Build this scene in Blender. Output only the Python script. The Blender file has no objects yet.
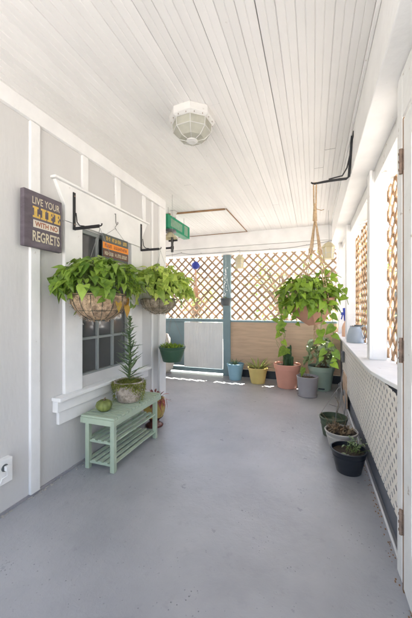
import bpy, bmesh, math, random
from mathutils import Vector, Matrix, noise
R = math.radians
random.seed(7)
sc = bpy.context.scene
C = sc.collection

# ------------------------------------------------------------------ camera, sky, sun, exposure
cam = bpy.data.objects.new('camera', bpy.data.cameras.new('camera'))
C.objects.link(cam); sc.camera = cam
cam.data.sensor_fit = 'HORIZONTAL'; cam.data.sensor_width = 24; cam.data.lens = 17.476
cam.data.shift_y = -0.0012
cam.data.clip_start = 0.02; cam.data.clip_end = 800
cam.location = (0, 0, 1.25); cam.rotation_euler = (R(90), 0, R(19.63))

SUN = Vector((0.28, 1.0, 2.25)).normalized()            # direction towards the sun
elev = math.asin(SUN.z); az = math.atan2(SUN.x, SUN.y)
w = bpy.data.worlds.new('World'); sc.world = w; w.use_nodes = True
nt = w.node_tree; bg = nt.nodes['Background']
sky = nt.nodes.new('ShaderNodeTexSky'); sky.sky_type = 'NISHITA'; sky.sun_disc = False
sky.sun_elevation = elev; sky.sun_rotation = az
sky.air_density = 1.0; sky.dust_density = 3; sky.ozone_density = 0.3
nt.links.new(sky.outputs[0], bg.inputs[0]); bg.inputs[1].default_value = 0.10
sl = bpy.data.lights.new('sun', 'SUN'); sl.energy = 5.0; sl.angle = R(0.5); sl.color = (1, .955, .88)
so = bpy.data.objects.new('sun', sl); C.objects.link(so)
so.rotation_euler = (-SUN).to_track_quat('-Z', 'Y').to_euler()
sc.view_settings.view_transform = 'Standard'; sc.view_settings.look = 'None'
sc.view_settings.gamma = 1; sc.view_settings.use_curve_mapping = False
sc.view_settings.exposure = 3.33
sc.cycles.max_bounces = 10; sc.cycles.diffuse_bounces = 8; sc.cycles.glossy_bounces = 4
sc.cycles.transmission_bounces = 6; sc.cycles.transparent_max_bounces = 8
sc.cycles.use_denoising = True
sc.cycles.sample_clamp_indirect = 6

# ------------------------------------------------------------------ materials
def srgb(r, g, b):
    f = lambda v: (v/255/12.92) if v/255 <= .04045 else ((v/255+.055)/1.055)**2.4
    return (f(r), f(g), f(b))

def mat(name, col, rough=.6, var=.06, vscale=6, bump=0, bscale=40, spec=.4, col2=None, c2amt=.5, c2scale=9,
        stretch=(1, 1, 1), island=0, metal=0, trans=0, lo=.52, hi=.66, detail=6):
    m = bpy.data.materials.new(name); m.use_nodes = True
    n = m.node_tree.nodes; l = m.node_tree.links
    b = n['Principled BSDF']
    b.inputs['Roughness'].default_value = rough
    b.inputs['Specular IOR Level'].default_value = spec
    b.inputs['Metallic'].default_value = metal
    tc = n.new('ShaderNodeTexCoord'); mp = n.new('ShaderNodeMapping'); mp.inputs['Scale'].default_value = stretch
    l.new(tc.outputs['Object'], mp.inputs[0])
    nz = n.new('ShaderNodeTexNoise'); nz.inputs['Scale'].default_value = vscale; nz.inputs['Detail'].default_value = detail
    l.new(mp.outputs[0], nz.inputs['Vector'])
    mr = n.new('ShaderNodeMapRange'); mr.inputs[1].default_value = .3; mr.inputs[2].default_value = .7
    mr.inputs[3].default_value = 1-var; mr.inputs[4].default_value = 1+var
    l.new(nz.outputs[0], mr.inputs[0])
    base = n.new('ShaderNodeMix'); base.data_type = 'RGBA'
    base.inputs[6].default_value = (*col, 1); base.inputs[7].default_value = (*(col2 or col), 1)
    if col2:
        n2 = n.new('ShaderNodeTexNoise'); n2.inputs['Scale'].default_value = c2scale; n2.inputs['Detail'].default_value = 7
        n2.inputs['Roughness'].default_value = .65
        l.new(mp.outputs[0], n2.inputs['Vector'])
        m2 = n.new('ShaderNodeMapRange'); m2.inputs[1].default_value = lo; m2.inputs[2].default_value = hi
        m2.inputs[3].default_value = 0; m2.inputs[4].default_value = c2amt
        l.new(n2.outputs[0], m2.inputs[0]); l.new(m2.outputs[0], base.inputs[0])
    else:
        base.inputs[0].default_value = 0
    hsv = n.new('ShaderNodeHueSaturation'); l.new(base.outputs[2], hsv.inputs['Color'])
    if island:
        g = n.new('ShaderNodeNewGeometry')
        m3 = n.new('ShaderNodeMapRange'); m3.inputs[3].default_value = 1-island; m3.inputs[4].default_value = 1+island
        l.new(g.outputs['Random Per Island'], m3.inputs[0])
        mu = n.new('ShaderNodeMath'); mu.operation = 'MULTIPLY'
        l.new(mr.outputs[0], mu.inputs[0]); l.new(m3.outputs[0], mu.inputs[1]); l.new(mu.outputs[0], hsv.inputs['Value'])
    else:
        l.new(mr.outputs[0], hsv.inputs['Value'])
    l.new(hsv.outputs[0], b.inputs['Base Color'])
    if bump:
        n4 = n.new('ShaderNodeTexNoise'); n4.inputs['Scale'].default_value = bscale; n4.inputs['Detail'].default_value = 5
        l.new(mp.outputs[0], n4.inputs['Vector'])
        bp = n.new('ShaderNodeBump'); bp.inputs['Strength'].default_value = bump; bp.inputs['Distance'].default_value = .01
        l.new(n4.outputs[0], bp.inputs['Height']); l.new(bp.outputs[0], b.inputs['Normal'])
    if trans:
        t = n.new('ShaderNodeBsdfTranslucent'); l.new(hsv.outputs[0], t.inputs[0])
        mx = n.new('ShaderNodeMixShader'); mx.inputs[0].default_value = trans
        l.new(b.outputs[0], mx.inputs[1]); l.new(t.outputs[0], mx.inputs[2])
        l.new(mx.outputs[0], n['Material Output'].inputs[0])
    return m

def leafmat(name, dark, light, rough=.38, trans=.35, vein=None):
    """leaf colour picked per leaf between two greens, with blotches of the lighter one"""
    m = bpy.data.materials.new(name); m.use_nodes = True
    n = m.node_tree.nodes; l = m.node_tree.links; b = n['Principled BSDF']
    b.inputs['Roughness'].default_value = rough; b.inputs['Specular IOR Level'].default_value = .35
    g = n.new('ShaderNodeNewGeometry'); tc = n.new('ShaderNodeTexCoord')
    nz = n.new('ShaderNodeTexNoise'); nz.inputs['Scale'].default_value = 38; nz.inputs['Detail'].default_value = 3
    l.new(tc.outputs['Object'], nz.inputs['Vector'])
    ad = n.new('ShaderNodeMath'); ad.operation = 'MULTIPLY_ADD'; ad.inputs[1].default_value = .9; ad.inputs[2].default_value = -.2
    l.new(nz.outputs[0], ad.inputs[0])
    a2 = n.new('ShaderNodeMath'); a2.operation = 'MULTIPLY_ADD'; a2.inputs[1].default_value = .75; a2.use_clamp = True
    l.new(g.outputs['Random Per Island'], a2.inputs[0]); l.new(ad.outputs[0], a2.inputs[2])
    mx = n.new('ShaderNodeMix'); mx.data_type = 'RGBA'
    mx.inputs[6].default_value = (*dark, 1); mx.inputs[7].default_value = (*light, 1)
    l.new(a2.outputs[0], mx.inputs[0]); l.new(mx.outputs[2], b.inputs['Base Color'])
    t = n.new('ShaderNodeBsdfTranslucent')
    hs = n.new('ShaderNodeHueSaturation'); hs.inputs['Value'].default_value = 1.5; hs.inputs['Hue'].default_value = .49
    l.new(mx.outputs[2], hs.inputs['Color']); l.new(hs.outputs[0], t.inputs[0])
    ms = n.new('ShaderNodeMixShader'); ms.inputs[0].default_value = trans
    l.new(b.outputs[0], ms.inputs[1]); l.new(t.outputs[0], ms.inputs[2]); l.new(ms.outputs[0], n['Material Output'].inputs[0])
    return m

def painted(name, col, wear, amt=.8, lo=.70, hi=.74, c2scale=22, **k):
    return mat(name, col, col2=wear, c2amt=amt, lo=lo, hi=hi, c2scale=c2scale, **k)

def floor_mat():
    m = bpy.data.materials.new('painted_concrete'); m.use_nodes = True
    n = m.node_tree.nodes; l = m.node_tree.links; b = n['Principled BSDF']
    tc = n.new('ShaderNodeTexCoord')
    def nz(s, d=6, r=.55):
        x = n.new('ShaderNodeTexNoise'); x.inputs['Scale'].default_value = s; x.inputs['Detail'].default_value = d
        x.inputs['Roughness'].default_value = r; l.new(tc.outputs['Object'], x.inputs['Vector']); return x
    def ramp(src, a, b_, lo, hi):
        x = n.new('ShaderNodeMapRange'); x.inputs[1].default_value = a; x.inputs[2].default_value = b_
        x.inputs[3].default_value = lo; x.inputs[4].default_value = hi; l.new(src, x.inputs[0]); return x
    big = nz(1.6, 4); med = nz(9, 8, .7); fine = nz(120, 4)
    c1 = n.new('ShaderNodeMix'); c1.data_type = 'RGBA'
    c1.inputs[6].default_value = (.30, .303, .318, 1); c1.inputs[7].default_value = (.39, .392, .405, 1)
    l.new(ramp(big.outputs[0], .35, .65, 0, 1).outputs[0], c1.inputs[0])
    c2 = n.new('ShaderNodeMix'); c2.data_type = 'RGBA'; c2.inputs[7].default_value = (.19, .19, .205, 1)
    l.new(c1.outputs[2], c2.inputs[6]); l.new(ramp(med.outputs[0], .58, .76, 0, .4).outputs[0], c2.inputs[0])
    # small pits and chips in the paint, gathered in patches
    vor = n.new('ShaderNodeTexVoronoi'); vor.inputs['Scale'].default_value = 42; l.new(tc.outputs['Object'], vor.inputs['Vector'])
    pit = ramp(vor.outputs['Distance'], .07, .15, 1, 0)
    patch = ramp(nz(3.1, 5, .7).outputs[0], .46, .60, 0, 1)
    mu = n.new('ShaderNodeMath'); mu.operation = 'MULTIPLY'; l.new(pit.outputs[0], mu.inputs[0]); l.new(patch.outputs[0], mu.inputs[1])
    c3 = n.new('ShaderNodeMix'); c3.data_type = 'RGBA'; c3.inputs[7].default_value = (.10, .10, .11, 1)
    l.new(c2.outputs[2], c3.inputs[6])
    mh = n.new('ShaderNodeMath'); mh.operation = 'MULTIPLY'; mh.inputs[1].default_value = .75
    l.new(mu.outputs[0], mh.inputs[0]); l.new(mh.outputs[0], c3.inputs[0])
    l.new(c3.outputs[2], b.inputs['Base Color'])
    l.new(ramp(med.outputs[0], .3, .7, .26, .36).outputs[0], b.inputs['Roughness'])
    b.inputs['Specular IOR Level'].default_value = .55
    sub = n.new('ShaderNodeMath'); sub.operation = 'SUBTRACT'; l.new(nz(26, 6, .6).outputs[0], sub.inputs[0]); l.new(mu.outputs[0], sub.inputs[1])
    ad = n.new('ShaderNodeMath'); ad.operation = 'MULTIPLY_ADD'; ad.inputs[1].default_value = .18
    l.new(fine.outputs[0], ad.inputs[0]); l.new(sub.outputs[0], ad.inputs[2])
    bp = n.new('ShaderNodeBump'); bp.inputs['Strength'].default_value = .55; bp.inputs['Distance'].default_value = .006
    l.new(ad.outputs[0], bp.inputs['Height']); l.new(bp.outputs[0], b.inputs['Normal'])
    return m

M = {}
M['floor'] = floor_mat()
M['white'] = painted('white_trim_paint', (.80, .79, .775), (.45, .40, .34), amt=.6, lo=.68, hi=.72, rough=.5, var=.05, bump=.22, bscale=24)
M['boards'] = painted('white_board_paint', (.79, .768, .745), (.40, .34, .28), amt=.6, lo=.69, hi=.74, c2scale=30, rough=.5, var=.035, vscale=4, bump=.14,
                      bscale=22, island=.03, stretch=(1, .35, 1))
M['wall'] = mat('pale_grey_wall_paint', (.60, .587, .572), rough=.62, var=.035, vscale=2.2, bump=.16, bscale=26, stretch=(1, 1.6, .45))
M['weathered'] = painted('weathered_white_paint', (.76, .75, .73), (.30, .21, .14), amt=.85, lo=.64, hi=.69, c2scale=14, rough=.55, var=.05, bump=.25, bscale=24)
M['dark_backing'] = mat('near_black_backing', (.06, .05, .045), rough=.9, var=.3)  # near-black backing behind the ceiling gaps and the window glass
M['teal'] = mat('teal_paint', (.21, .295, .315), rough=.5, var=.06, bump=.1)
M['ply'] = mat('bare_plywood', (.56, .40, .275), rough=.7, var=.10, vscale=3, stretch=(1, 1, 9), bump=.1, col2=(.48, .33, .22), c2amt=.5, c2scale=4)
M['lath'] = mat('brown_lath', (.50, .36, .25), rough=.75, var=.2, vscale=8, island=.22, bump=.2, trans=.25)
M['lath_tan'] = mat('tan_lath', (.44, .285, .165), rough=.7, var=.15, island=.2, bump=.2, trans=.25)
M['cream'] = mat('cream_plastic_lattice', (.80, .745, .66), rough=.45, var=.04)
M['kick'] = mat('blue_grey_board', (.14, .15, .175), rough=.5, var=.08, bump=.2)
M['brown'] = mat('brown_bare_wood', (.27, .15, .07), rough=.75, var=.25, vscale=14)
M['rust'] = mat('rusted_metal', (.24, .17, .13), rough=.8, var=.35, vscale=40, bump=.5, bscale=90)
M['black_metal'] = mat('black_powder_coat', (.018, .018, .02), rough=.38, var=.1)
M['wire'] = mat('dark_green_wire', (.03, .045, .035), rough=.5)
M['cable'] = mat('grey_cable', (.25, .245, .24), rough=.6)
M['coco'] = mat('coconut_fibre', (.50, .36, .23), rough=.95, var=.45, vscale=30, bump=1, bscale=120, col2=(.26, .17, .11), c2amt=.8, c2scale=24, lo=.42, hi=.62)
M['coco_pale'] = mat('pale_moss_liner', (.50, .42, .33), rough=.95, var=.35, vscale=24, bump=1, bscale=90, col2=(.25, .20, .13), c2amt=.8, c2scale=16, lo=.45, hi=.6)
M['soil'] = mat('potting_soil', (.045, .03, .02), rough=.95, var=.5, vscale=60, bump=1, bscale=120)
M['pothos'] = leafmat('pothos_leaf', (.03, .10, .014), (.33, .47, .08))
M['pothos_pale'] = leafmat('pale_pothos_leaf', (.13, .25, .03), (.66, .76, .20), trans=.45)
M['pothos_dark'] = leafmat('deep_green_leaf', (.025, .08, .012), (.30, .44, .05))
M['varieg'] = leafmat('variegated_leaf', (.03, .10, .03), (.40, .48, .28))
M['yellowing'] = leafmat('yellowing_leaf', (.45, .40, .05), (.5, .22, .04))
M['stem'] = mat('green_stem', (.16, .22, .06), rough=.6, var=.2)
M['twig'] = mat('dry_twig', (.17, .12, .075), rough=.85, var=.3)
M['succ'] = leafmat('grey_green_succulent', (.08, .14, .07), (.22, .30, .16), trans=.1)
M['moss'] = leafmat('sphagnum_moss', (.12, .14, .03), (.36, .38, .10), rough=.8)
M['aloe'] = leafmat('striped_sansevieria', (.05, .12, .04), (.42, .42, .14), trans=.1)
M['croton'] = leafmat('croton_leaf', (.12, .02, .03), (.42, .15, .10), trans=.2)
M['dead'] = leafmat('withered_rosette', (.10, .06, .04), (.30, .22, .13), rough=.8, trans=.1)
M['cactus'] = mat('cactus_skin', (.045, .09, .035), rough=.6, var=.25, bump=.4)
M['pumpkin'] = mat('green_gourd', (.17, .20, .055), rough=.5, var=.35, vscale=18)
M['bench'] = mat('sage_green_paint', (.42, .495, .375), rough=.5, var=.05, bump=.15, bscale=30, col2=(.44, .56, .42), c2amt=.5, c2scale=12)
M['stonepot'] = mat('mottled_stone_pot', (.50, .42, .36), rough=.85, var=.2, vscale=16, bump=.8, bscale=60, col2=(.19, .15, .11), c2amt=.8, c2scale=26, lo=.45, hi=.62)
M['p_blue'] = mat('pale_blue_glaze', (.24, .42, .52), rough=.4, var=.06)
M['p_yellow'] = mat('yellow_glaze', (.62, .48, .17), rough=.4, var=.06)
M['p_coral'] = mat('coral_plastic', (.66, .32, .235), rough=.45, var=.05)
M['p_grey'] = mat('grey_clay', (.34, .325, .34), rough=.55, var=.08)
M['p_sage'] = mat('sage_plastic', (.33, .42, .345), rough=.45, var=.06)
M['p_black'] = mat('black_plastic', (.022, .024, .03), rough=.35, var=.1)
M['p_white'] = mat('dirty_white_plastic', (.50, .47, .43), rough=.5, var=.15)
M['p_olive'] = mat('olive_plastic', (.07, .095, .055), rough=.5, var=.1)
M['p_green'] = mat('dark_green_plastic', (.045, .10, .06), rough=.3, var=.06)
M['p_dkgrey'] = mat('charcoal_plastic', (.10, .11, .115), rough=.5, var=.08)
M['copper'] = mat('faceted_terracotta', (.40, .21, .135), rough=.6, var=.12, bump=.2)
M['can'] = mat('blue_grey_enamel', (.36, .41, .46), rough=.4, var=.06)
M['rope'] = mat('jute_rope', (.45, .31, .18), rough=.9, var=.3, vscale=60, bump=.8, bscale=160)
M['green_box'] = mat('green_plastic_film', (.05, .48, .27), rough=.25, var=.08, trans=.5)
M['pale_film'] = mat('pale_green_film', (.36, .60, .44), rough=.3, var=.15, vscale=20, trans=.5)
M['sign'] = mat('plum_grey_canvas', (.112, .092, .108), rough=.7, var=.25, vscale=9, stretch=(1, 1, 3), bump=.2, col2=(.17, .15, .165), c2amt=.5, c2scale=6)
M['t_cream'] = mat('cream_lettering', (.56, .50, .37), rough=.7, var=.15, vscale=40)
M['t_yellow'] = mat('mustard_lettering', (.60, .40, .10), rough=.7, var=.12, vscale=40)
M['t_band'] = mat('cream_band', (.62, .57, .48), rough=.7, var=.1)
M['t_rust'] = mat('rust_lettering', (.30, .10, .045), rough=.7, var=.1)
M['orange'] = mat('orange_band', (.80, .27, .03), rough=.6, var=.08)
M['slate'] = mat('slate_board', (.10, .11, .105), rough=.6, var=.12)
M['brownband'] = mat('brown_band', (.14, .07, .05), rough=.6, var=.1)
M['glass_dark'] = mat('dim_window_glass', (.095, .095, .096), rough=.06, var=.08, vscale=3, spec=.6)
M['screen'] = mat('weathered_sash_paint', (.27, .29, .28), rough=.6, var=.08)
M['frosted'] = mat('dusty_lamp_glass', (.54, .53, .45), rough=.3, var=.15, vscale=12, trans=.35)
M['bulb'] = mat('white_lamp_metal', (.62, .605, .58), rough=.45, var=.06, col2=(.3, .27, .22), c2amt=.6, c2scale=30, lo=.62, hi=.7)
M['lantern'] = mat('yellowed_white_lantern', (.72, .66, .47), rough=.5, var=.08, trans=.3)
M['cobalt'] = mat('cobalt_plastic', (.03, .05, .33), rough=.4)
M['peach'] = mat('peach_paper', (.75, .45, .30), rough=.7)
M['amber'] = mat('amber_glazed_clay', (.50, .36, .10), rough=.22, var=.25, vscale=9, col2=(.16, .05, .03), c2amt=.8, c2scale=7)
M['oxblood'] = mat('oxblood_glaze', (.12, .04, .03), rough=.25, var=.3, vscale=16)
M['urn'] = mat('chalky_white_clay', (.60, .55, .48), rough=.8, var=.08)
M['beadboard'] = mat('white_corrugated_panel', (.76, .76, .74), rough=.5, var=.03)
M['concrete'] = mat('pale_concrete', (.44, .425, .40), rough=.85, var=.12, vscale=.6, bump=.2, bscale=20)
M['bark'] = mat('tree_bark', (.13, .10, .075), rough=.9, var=.3, bump=.6)
M['tree'] = leafmat('tree_leaf', (.09, .15, .035), (.20, .26, .07), trans=.45)
M['siding'] = mat('cream_siding', (.62, .58, .50), rough=.7, var=.05)
M['roofing'] = mat('grey_shingle', (.12, .115, .11), rough=.85, var=.2)
M['crystal'] = mat('clear_beads', (.75, .78, .8), rough=.15, var=.1)

# ------------------------------------------------------------------ geometry helpers
class MB:
    def __init__(s): s.bm = bmesh.new()
    def box(s, x0, x1, y0, y1, z0, z1, mtx=None):
        v = [Vector((x, y, z)) for x in (x0, x1) for y in (y0, y1) for z in (z0, z1)]
        if mtx: v = [mtx @ p for p in v]
        v = [s.bm.verts.new(p) for p in v]
        for f in ((0, 1, 3, 2), (4, 6, 7, 5), (0, 4, 5, 1), (2, 3, 7, 6), (0, 2, 6, 4), (1, 5, 7, 3)):
            s.bm.faces.new([v[i] for i in f])
        return s
    def tube(s, pts, r, n=6, cap=True):
        pts = [Vector(p) for p in pts]
        rs = r if isinstance(r, (list, tuple)) else [r]*len(pts)
        rings = []; up = None
        for i, p in enumerate(pts):
            d = (pts[min(i+1, len(pts)-1)]-pts[max(i-1, 0)])
            d = d.normalized() if d.length > 1e-9 else Vector((0, 0, 1))
            if up is None: up = d.orthogonal().normalized()
            a = up - d*up.dot(d)
            a = a.normalized() if a.length > 1e-5 else d.orthogonal().normalized()
            up = a; b = d.cross(a)
            rings.append([s.bm.verts.new(p+(a*math.cos(t)+b*math.sin(t))*rs[i]) for t in [2*math.pi*k/n for k in range(n)]])
        for A, B in zip(rings, rings[1:]):
            for k in range(n): s.bm.faces.new([A[k], A[(k+1) % n], B[(k+1) % n], B[k]])
        if cap and n > 2:
            s.bm.faces.new(rings[0][::-1]); s.bm.faces.new(rings[-1])
        return s
    def lathe(s, prof, cx=0, cy=0, cz=0, n=32, fn=None):
        rings = []
        for (r, z) in prof:
            if r < 1e-6: rings.append([s.bm.verts.new((cx, cy, cz+z))]); continue
            ring = []
            for k in range(n):
                t = 2*math.pi*k/n; rr = fn(r, t, z) if fn else r
                ring.append(s.bm.verts.new((cx+rr*math.cos(t), cy+rr*math.sin(t), cz+z)))
            rings.append(ring)
        for A, B in zip(rings, rings[1:]):
            if len(A) == 1 and len(B) == 1: continue
            for k in range(n):
                k2 = (k+1) % n
                if len(A) == 1: s.bm.faces.new([A[0], B[k2], B[k]])
                elif len(B) == 1: s.bm.faces.new([A[k], A[k2], B[0]])
                else: s.bm.faces.new([A[k], A[k2], B[k2], B[k]])
        return s
    def prism(s, poly, f0, f1):
        """poly: 2-D points; f0, f1: functions (u, v) -> 3-D point for the two caps"""
        A = [s.bm.verts.new(f0(*p)) for p in poly]; B = [s.bm.verts.new(f1(*p)) for p in poly]
        s.bm.faces.new(A[::-1]); s.bm.faces.new(B)
        for i in range(len(poly)):
            j = (i+1) % len(poly); s.bm.faces.new([A[i], A[j], B[j], B[i]])
        return s
    def leaf(s, p, d, up, L, W, kind='heart', droop=.35, fold=.25):
        d = Vector(d).normalized(); up = Vector(up)
        side = d.cross(up)
        if side.length < 1e-4: side = d.orthogonal()
        side.normalize(); nrm = side.cross(d).normalized(); p = Vector(p)
        prof = {'heart': ((-.10, .62), (0, .86), (.2, 1), (.42, .86), (.66, .54), (.86, .22)),
                'lance': ((0, .25), (.15, .7), (.4, 1), (.65, .8), (.85, .4)),
                'strap': ((0, .8), (.3, 1), (.6, .8), (.85, .45))}[kind]
        rows = []
        for t, wd in prof:
            zc = -droop*L*t*t; half = W*.5*wd; tt = max(t, 0) if kind != 'heart' else t
            mid = p+d*(L*(t if t > 0 else 0))+nrm*zc
            lf = p+d*(L*tt)+nrm*(zc+fold*half)-side*half
            rt = p+d*(L*tt)+nrm*(zc+fold*half)+side*half
            rows.append([s.bm.verts.new(q) for q in (lf, mid, rt)])
        tip = s.bm.verts.new(p+d*L*1.03-nrm*droop*L)
        for A, B in zip(rows, rows[1:]):
            for i in (0, 1): s.bm.faces.new([A[i], A[i+1], B[i+1], B[i]])
        A = rows[-1]
        for i in (0, 1): s.bm.faces.new([A[i], A[i+1], tip])
        return s
    def build(s, name, m, parent=None, smooth=False, bevel=0, loc=None, matrix=None, merge=False):
        bmesh.ops.recalc_face_normals(s.bm, faces=s.bm.faces[:])
        me = bpy.data.meshes.new(name)
        s.bm.to_mesh(me); s.bm.free()
        if smooth:
            me.polygons.foreach_set('use_smooth', [True]*len(me.polygons))
        o = bpy.data.objects.new(name, me); C.objects.link(o)
        me.materials.append(m)
        if parent: o.parent = parent
        if loc: o.location = loc
        if bevel:
            b = o.modifiers.new('bevel', 'BEVEL'); b.width = bevel; b.segments = 2; b.limit_method = 'ANGLE'; b.angle_limit = R(40)
        return o

def tag(o, label=None, cat=None, group=None, kind=None):
    if label: o['label'] = label
    if cat: o['category'] = cat
    if group: o['group'] = group
    if kind: o['kind'] = kind
    return o
def thing(name, label, cat, loc=(0, 0, 0), group=None, rz=0):
    o = bpy.data.objects.new(name, None); C.objects.link(o); o.location = loc; o.rotation_euler = (0, 0, rz)
    o.empty_display_size = .05
    return tag(o, label, cat, group)
def box(name, m, x0, x1, y0, y1, z0, z1, parent=None, bevel=.003):
    return MB().box(x0, x1, y0, y1, z0, z1).build(name, m, parent, bevel=bevel)

def clip(poly, inside, inter):
    out = []
    for i in range(len(poly)):
        a, b = poly[i], poly[(i+1) % len(poly)]
        if inside(a):
            out.append(a)
            if not inside(b): out.append(inter(a, b))
        elif inside(b): out.append(inter(a, b))
    return out
def clip_rect(poly, u0, u1, v0, v1):
    for ax, lim, sg in ((0, u0, 1), (0, u1, -1), (1, v0, 1), (1, v1, -1)):
        ins = lambda p, ax=ax, lim=lim, sg=sg: sg*(p[ax]-lim) >= -1e-9
        def inter(a, b, ax=ax, lim=lim):
            t = (lim-a[ax])/(b[ax]-a[ax]); return (a[0]+(b[0]-a[0])*t, a[1]+(b[1]-a[1])*t)
        poly = clip(poly, ins, inter)
        if len(poly) < 3: return []
    return poly
def lattice(mb, u0, u1, v0, v1, sp, wd, th, P, jit=.003, ph=0.0, off=None):
    """diagonal laths clipped to a rectangle; P(u, v, n) -> 3-D point, n = depth"""
    for fam in (0, 1):
        sg = 1 if fam == 0 else -1; q = math.sqrt(.5)
        ks = [(u*q - sg*v*q) for u in (u0, u1) for v in (v0, v1)]
        k = math.floor(min(ks)/sp)
        while k*sp < max(ks)+sp:
            c_ = k*sp+ph+random.uniform(-jit, jit); k += 1
            nx, ny = q, -sg*q; dx, dy = sg*q, q
            if sg < 0: dx, dy = -q, q
            cx, cy = nx*c_, ny*c_
            # centre the strip near the rectangle
            mu, mv = (u0+u1)/2, (v0+v1)/2
            t0 = (mu-cx)*dx+(mv-cy)*dy; cx += dx*t0; cy += dy*t0
            Lh = 10; a = wd/2*random.uniform(.93, 1.07)
            poly = [(cx+dx*s_*Lh+nx*e*a, cy+dy*s_*Lh+ny*e*a) for s_, e in ((-1, -1), (1, -1), (1, 1), (-1, 1))]
            poly = clip_rect(poly, u0, u1, v0, v1)
            if len(poly) < 3: continue
            n0 = fam*(th*1.02 if off is None else off)
            mb.prism(poly, lambda u, v, n0=n0: P(u, v, n0), lambda u, v, n0=n0: P(u, v, n0+th))
    return mb
def catenary(a, b, sag, n=12):
    a, b = Vector(a), Vector(b)
    return [a.lerp(b, i/n)-Vector((0, 0, sag*4*(i/n)*(1-i/n))) for i in range(n+1)]

# ------------------------------------------------------------------ the setting
XL, XR, YB, ZC = -1.77, .375, 5.4, 2.6
fl = MB()
bmesh.ops.create_grid(fl.bm, x_segments=1, y_segments=1, size=1)
for v in fl.bm.verts: v.co = (-1.7+v.co.x*2.6, 2.3+v.co.y*3.35, 0)
tag(fl.build('floor', M['floor']), 'blue grey painted concrete porch floor with worn pits and chips', None, kind='structure')
box('slab_edge', M['concrete'], -4.3, .9, -1.05, 5.65, -.25, -.004, bevel=0)['kind'] = 'structure'
g = MB(); g.box(-200, 200, -200, 200, -.5, -.25); tag(g.build('ground', M['concrete']), 'pale sunlit concrete yard around the porch', kind='structure')

# ceiling: every board is a strip with a bead down its middle, laid with uneven gaps
cb = MB(); x = -4.3; bw = .0845
while x < .30:
    gap = random.choice([.0012, .0015, .002, .002, .0022, .0025, .0025, .0015, .0024])
    if abs(x+.227) < .05: gap = .005
    ys = [-1.05, 5.32]
    if random.random() < .4: ys.insert(1, random.uniform(1.5, 4.6))
    if abs(x-.1) < .045: ys = [-1.05, 2.75, 5.32]
    for y0, y1 in zip(ys, ys[1:]):
        dz = random.uniform(-.0012, .0012); a = x+gap/2; b = x+bw-gap/2; y1 = y1-.0025
        dp = .012 if gap > .0028 or random.random() < .16 else .0045
        pr = [(a-gap/2, dp), (a, dp*.8), (a+.002, 0), ((a+b)/2-.0035, 0), ((a+b)/2, .0034), ((a+b)/2+.0035, 0), (b-.002, 0), (b, .0036), (b+gap/2, .0045)]
        A = [cb.bm.verts.new((px, y0, ZC+pz+dz)) for px, pz in pr]; B = [cb.bm.verts.new((px, y1, ZC+pz+dz)) for px, pz in pr]
        for i in range(len(pr)-1): cb.bm.faces.new([A[i], A[i+1], B[i+1], B[i]])
    x += bw
tag(cb.build('ceiling', M['boards']), 'white beaded board porch ceiling with dark gaps between boards', kind='structure')
rf = MB(); rf.box(-4.6, .95, -1.2, 5.99, ZC+.016, ZC+.20)  # unseen roof box added to block light; its overhang shrinks the sun patches
tag(rf.build('light_blocking_roof', M['dark_backing']), 'unseen roof above the porch ceiling, added to block light and trim the sun patches', kind='structure')

# hatch trim on the ceiling
ht = thing('ceiling_hatch', 'ceiling access panel outlined by bare brown trim strips', 'hatch', (-1.6, 4.5, ZC))
def strip(name, m, a, b, wdt, h, parent, zt=ZC):
    a, b = Vector(a), Vector(b); d = (b-a).normalized(); s_ = Vector((-d.y, d.x, 0))*wdt/2
    mb = MB(); P = [a-s_, b-s_, b+s_, a+s_]
    off = parent.location if parent else Vector((0, 0, 0))
    mb.prism([(p.x, p.y) for p in P], lambda u, v: Vector((u, v, zt-h))-off, lambda u, v: Vector((u, v, zt))-off)
    return mb.build(name, m, parent)
strip('trim_strip', M['brown'], (-2.35, 3.82, 0), (-1.12, 3.91, 0), .035, .014, ht)
strip('trim_strip', M['brown'], (-1.105, 3.9, 0), (-1.085, 5.19, 0), .012, .008, ht)
strip('trim_strip', M['brown'], (-2.4, 5.185, 0), (-1.095, 5.185, 0), .012, .008, ht)

# beams
b1 = thing('back_beam', 'white painted beam above the back lattice screens', 'beam')
box('beam', M['white'], -4.3, .28, 5.20, 5.36, 2.36, ZC, b1)
box('fascia_board', M['white'], -4.3, .28, 5.225, 5.45, 2.245, 2.357, b1)
b2 = thing('side_beam', 'deep white beam along the ceiling above the side posts', 'beam')
box('beam', M['white'], .28, .44, -1.05, 5.6, 2.305, ZC-.001, b2, bevel=.006)
box('fascia_board', M['weathered'], .443, .56, 1.49, 5.6, 2.21, 2.32, b2)
box('bead_strip', M['white'], .262, .279, -1.05, 5.19, ZC-.022, ZC-.002, b2)
box('outer_board', M['white'], .56, .9, -1.05, 5.6, 2.42, ZC+.01, b2)

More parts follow.
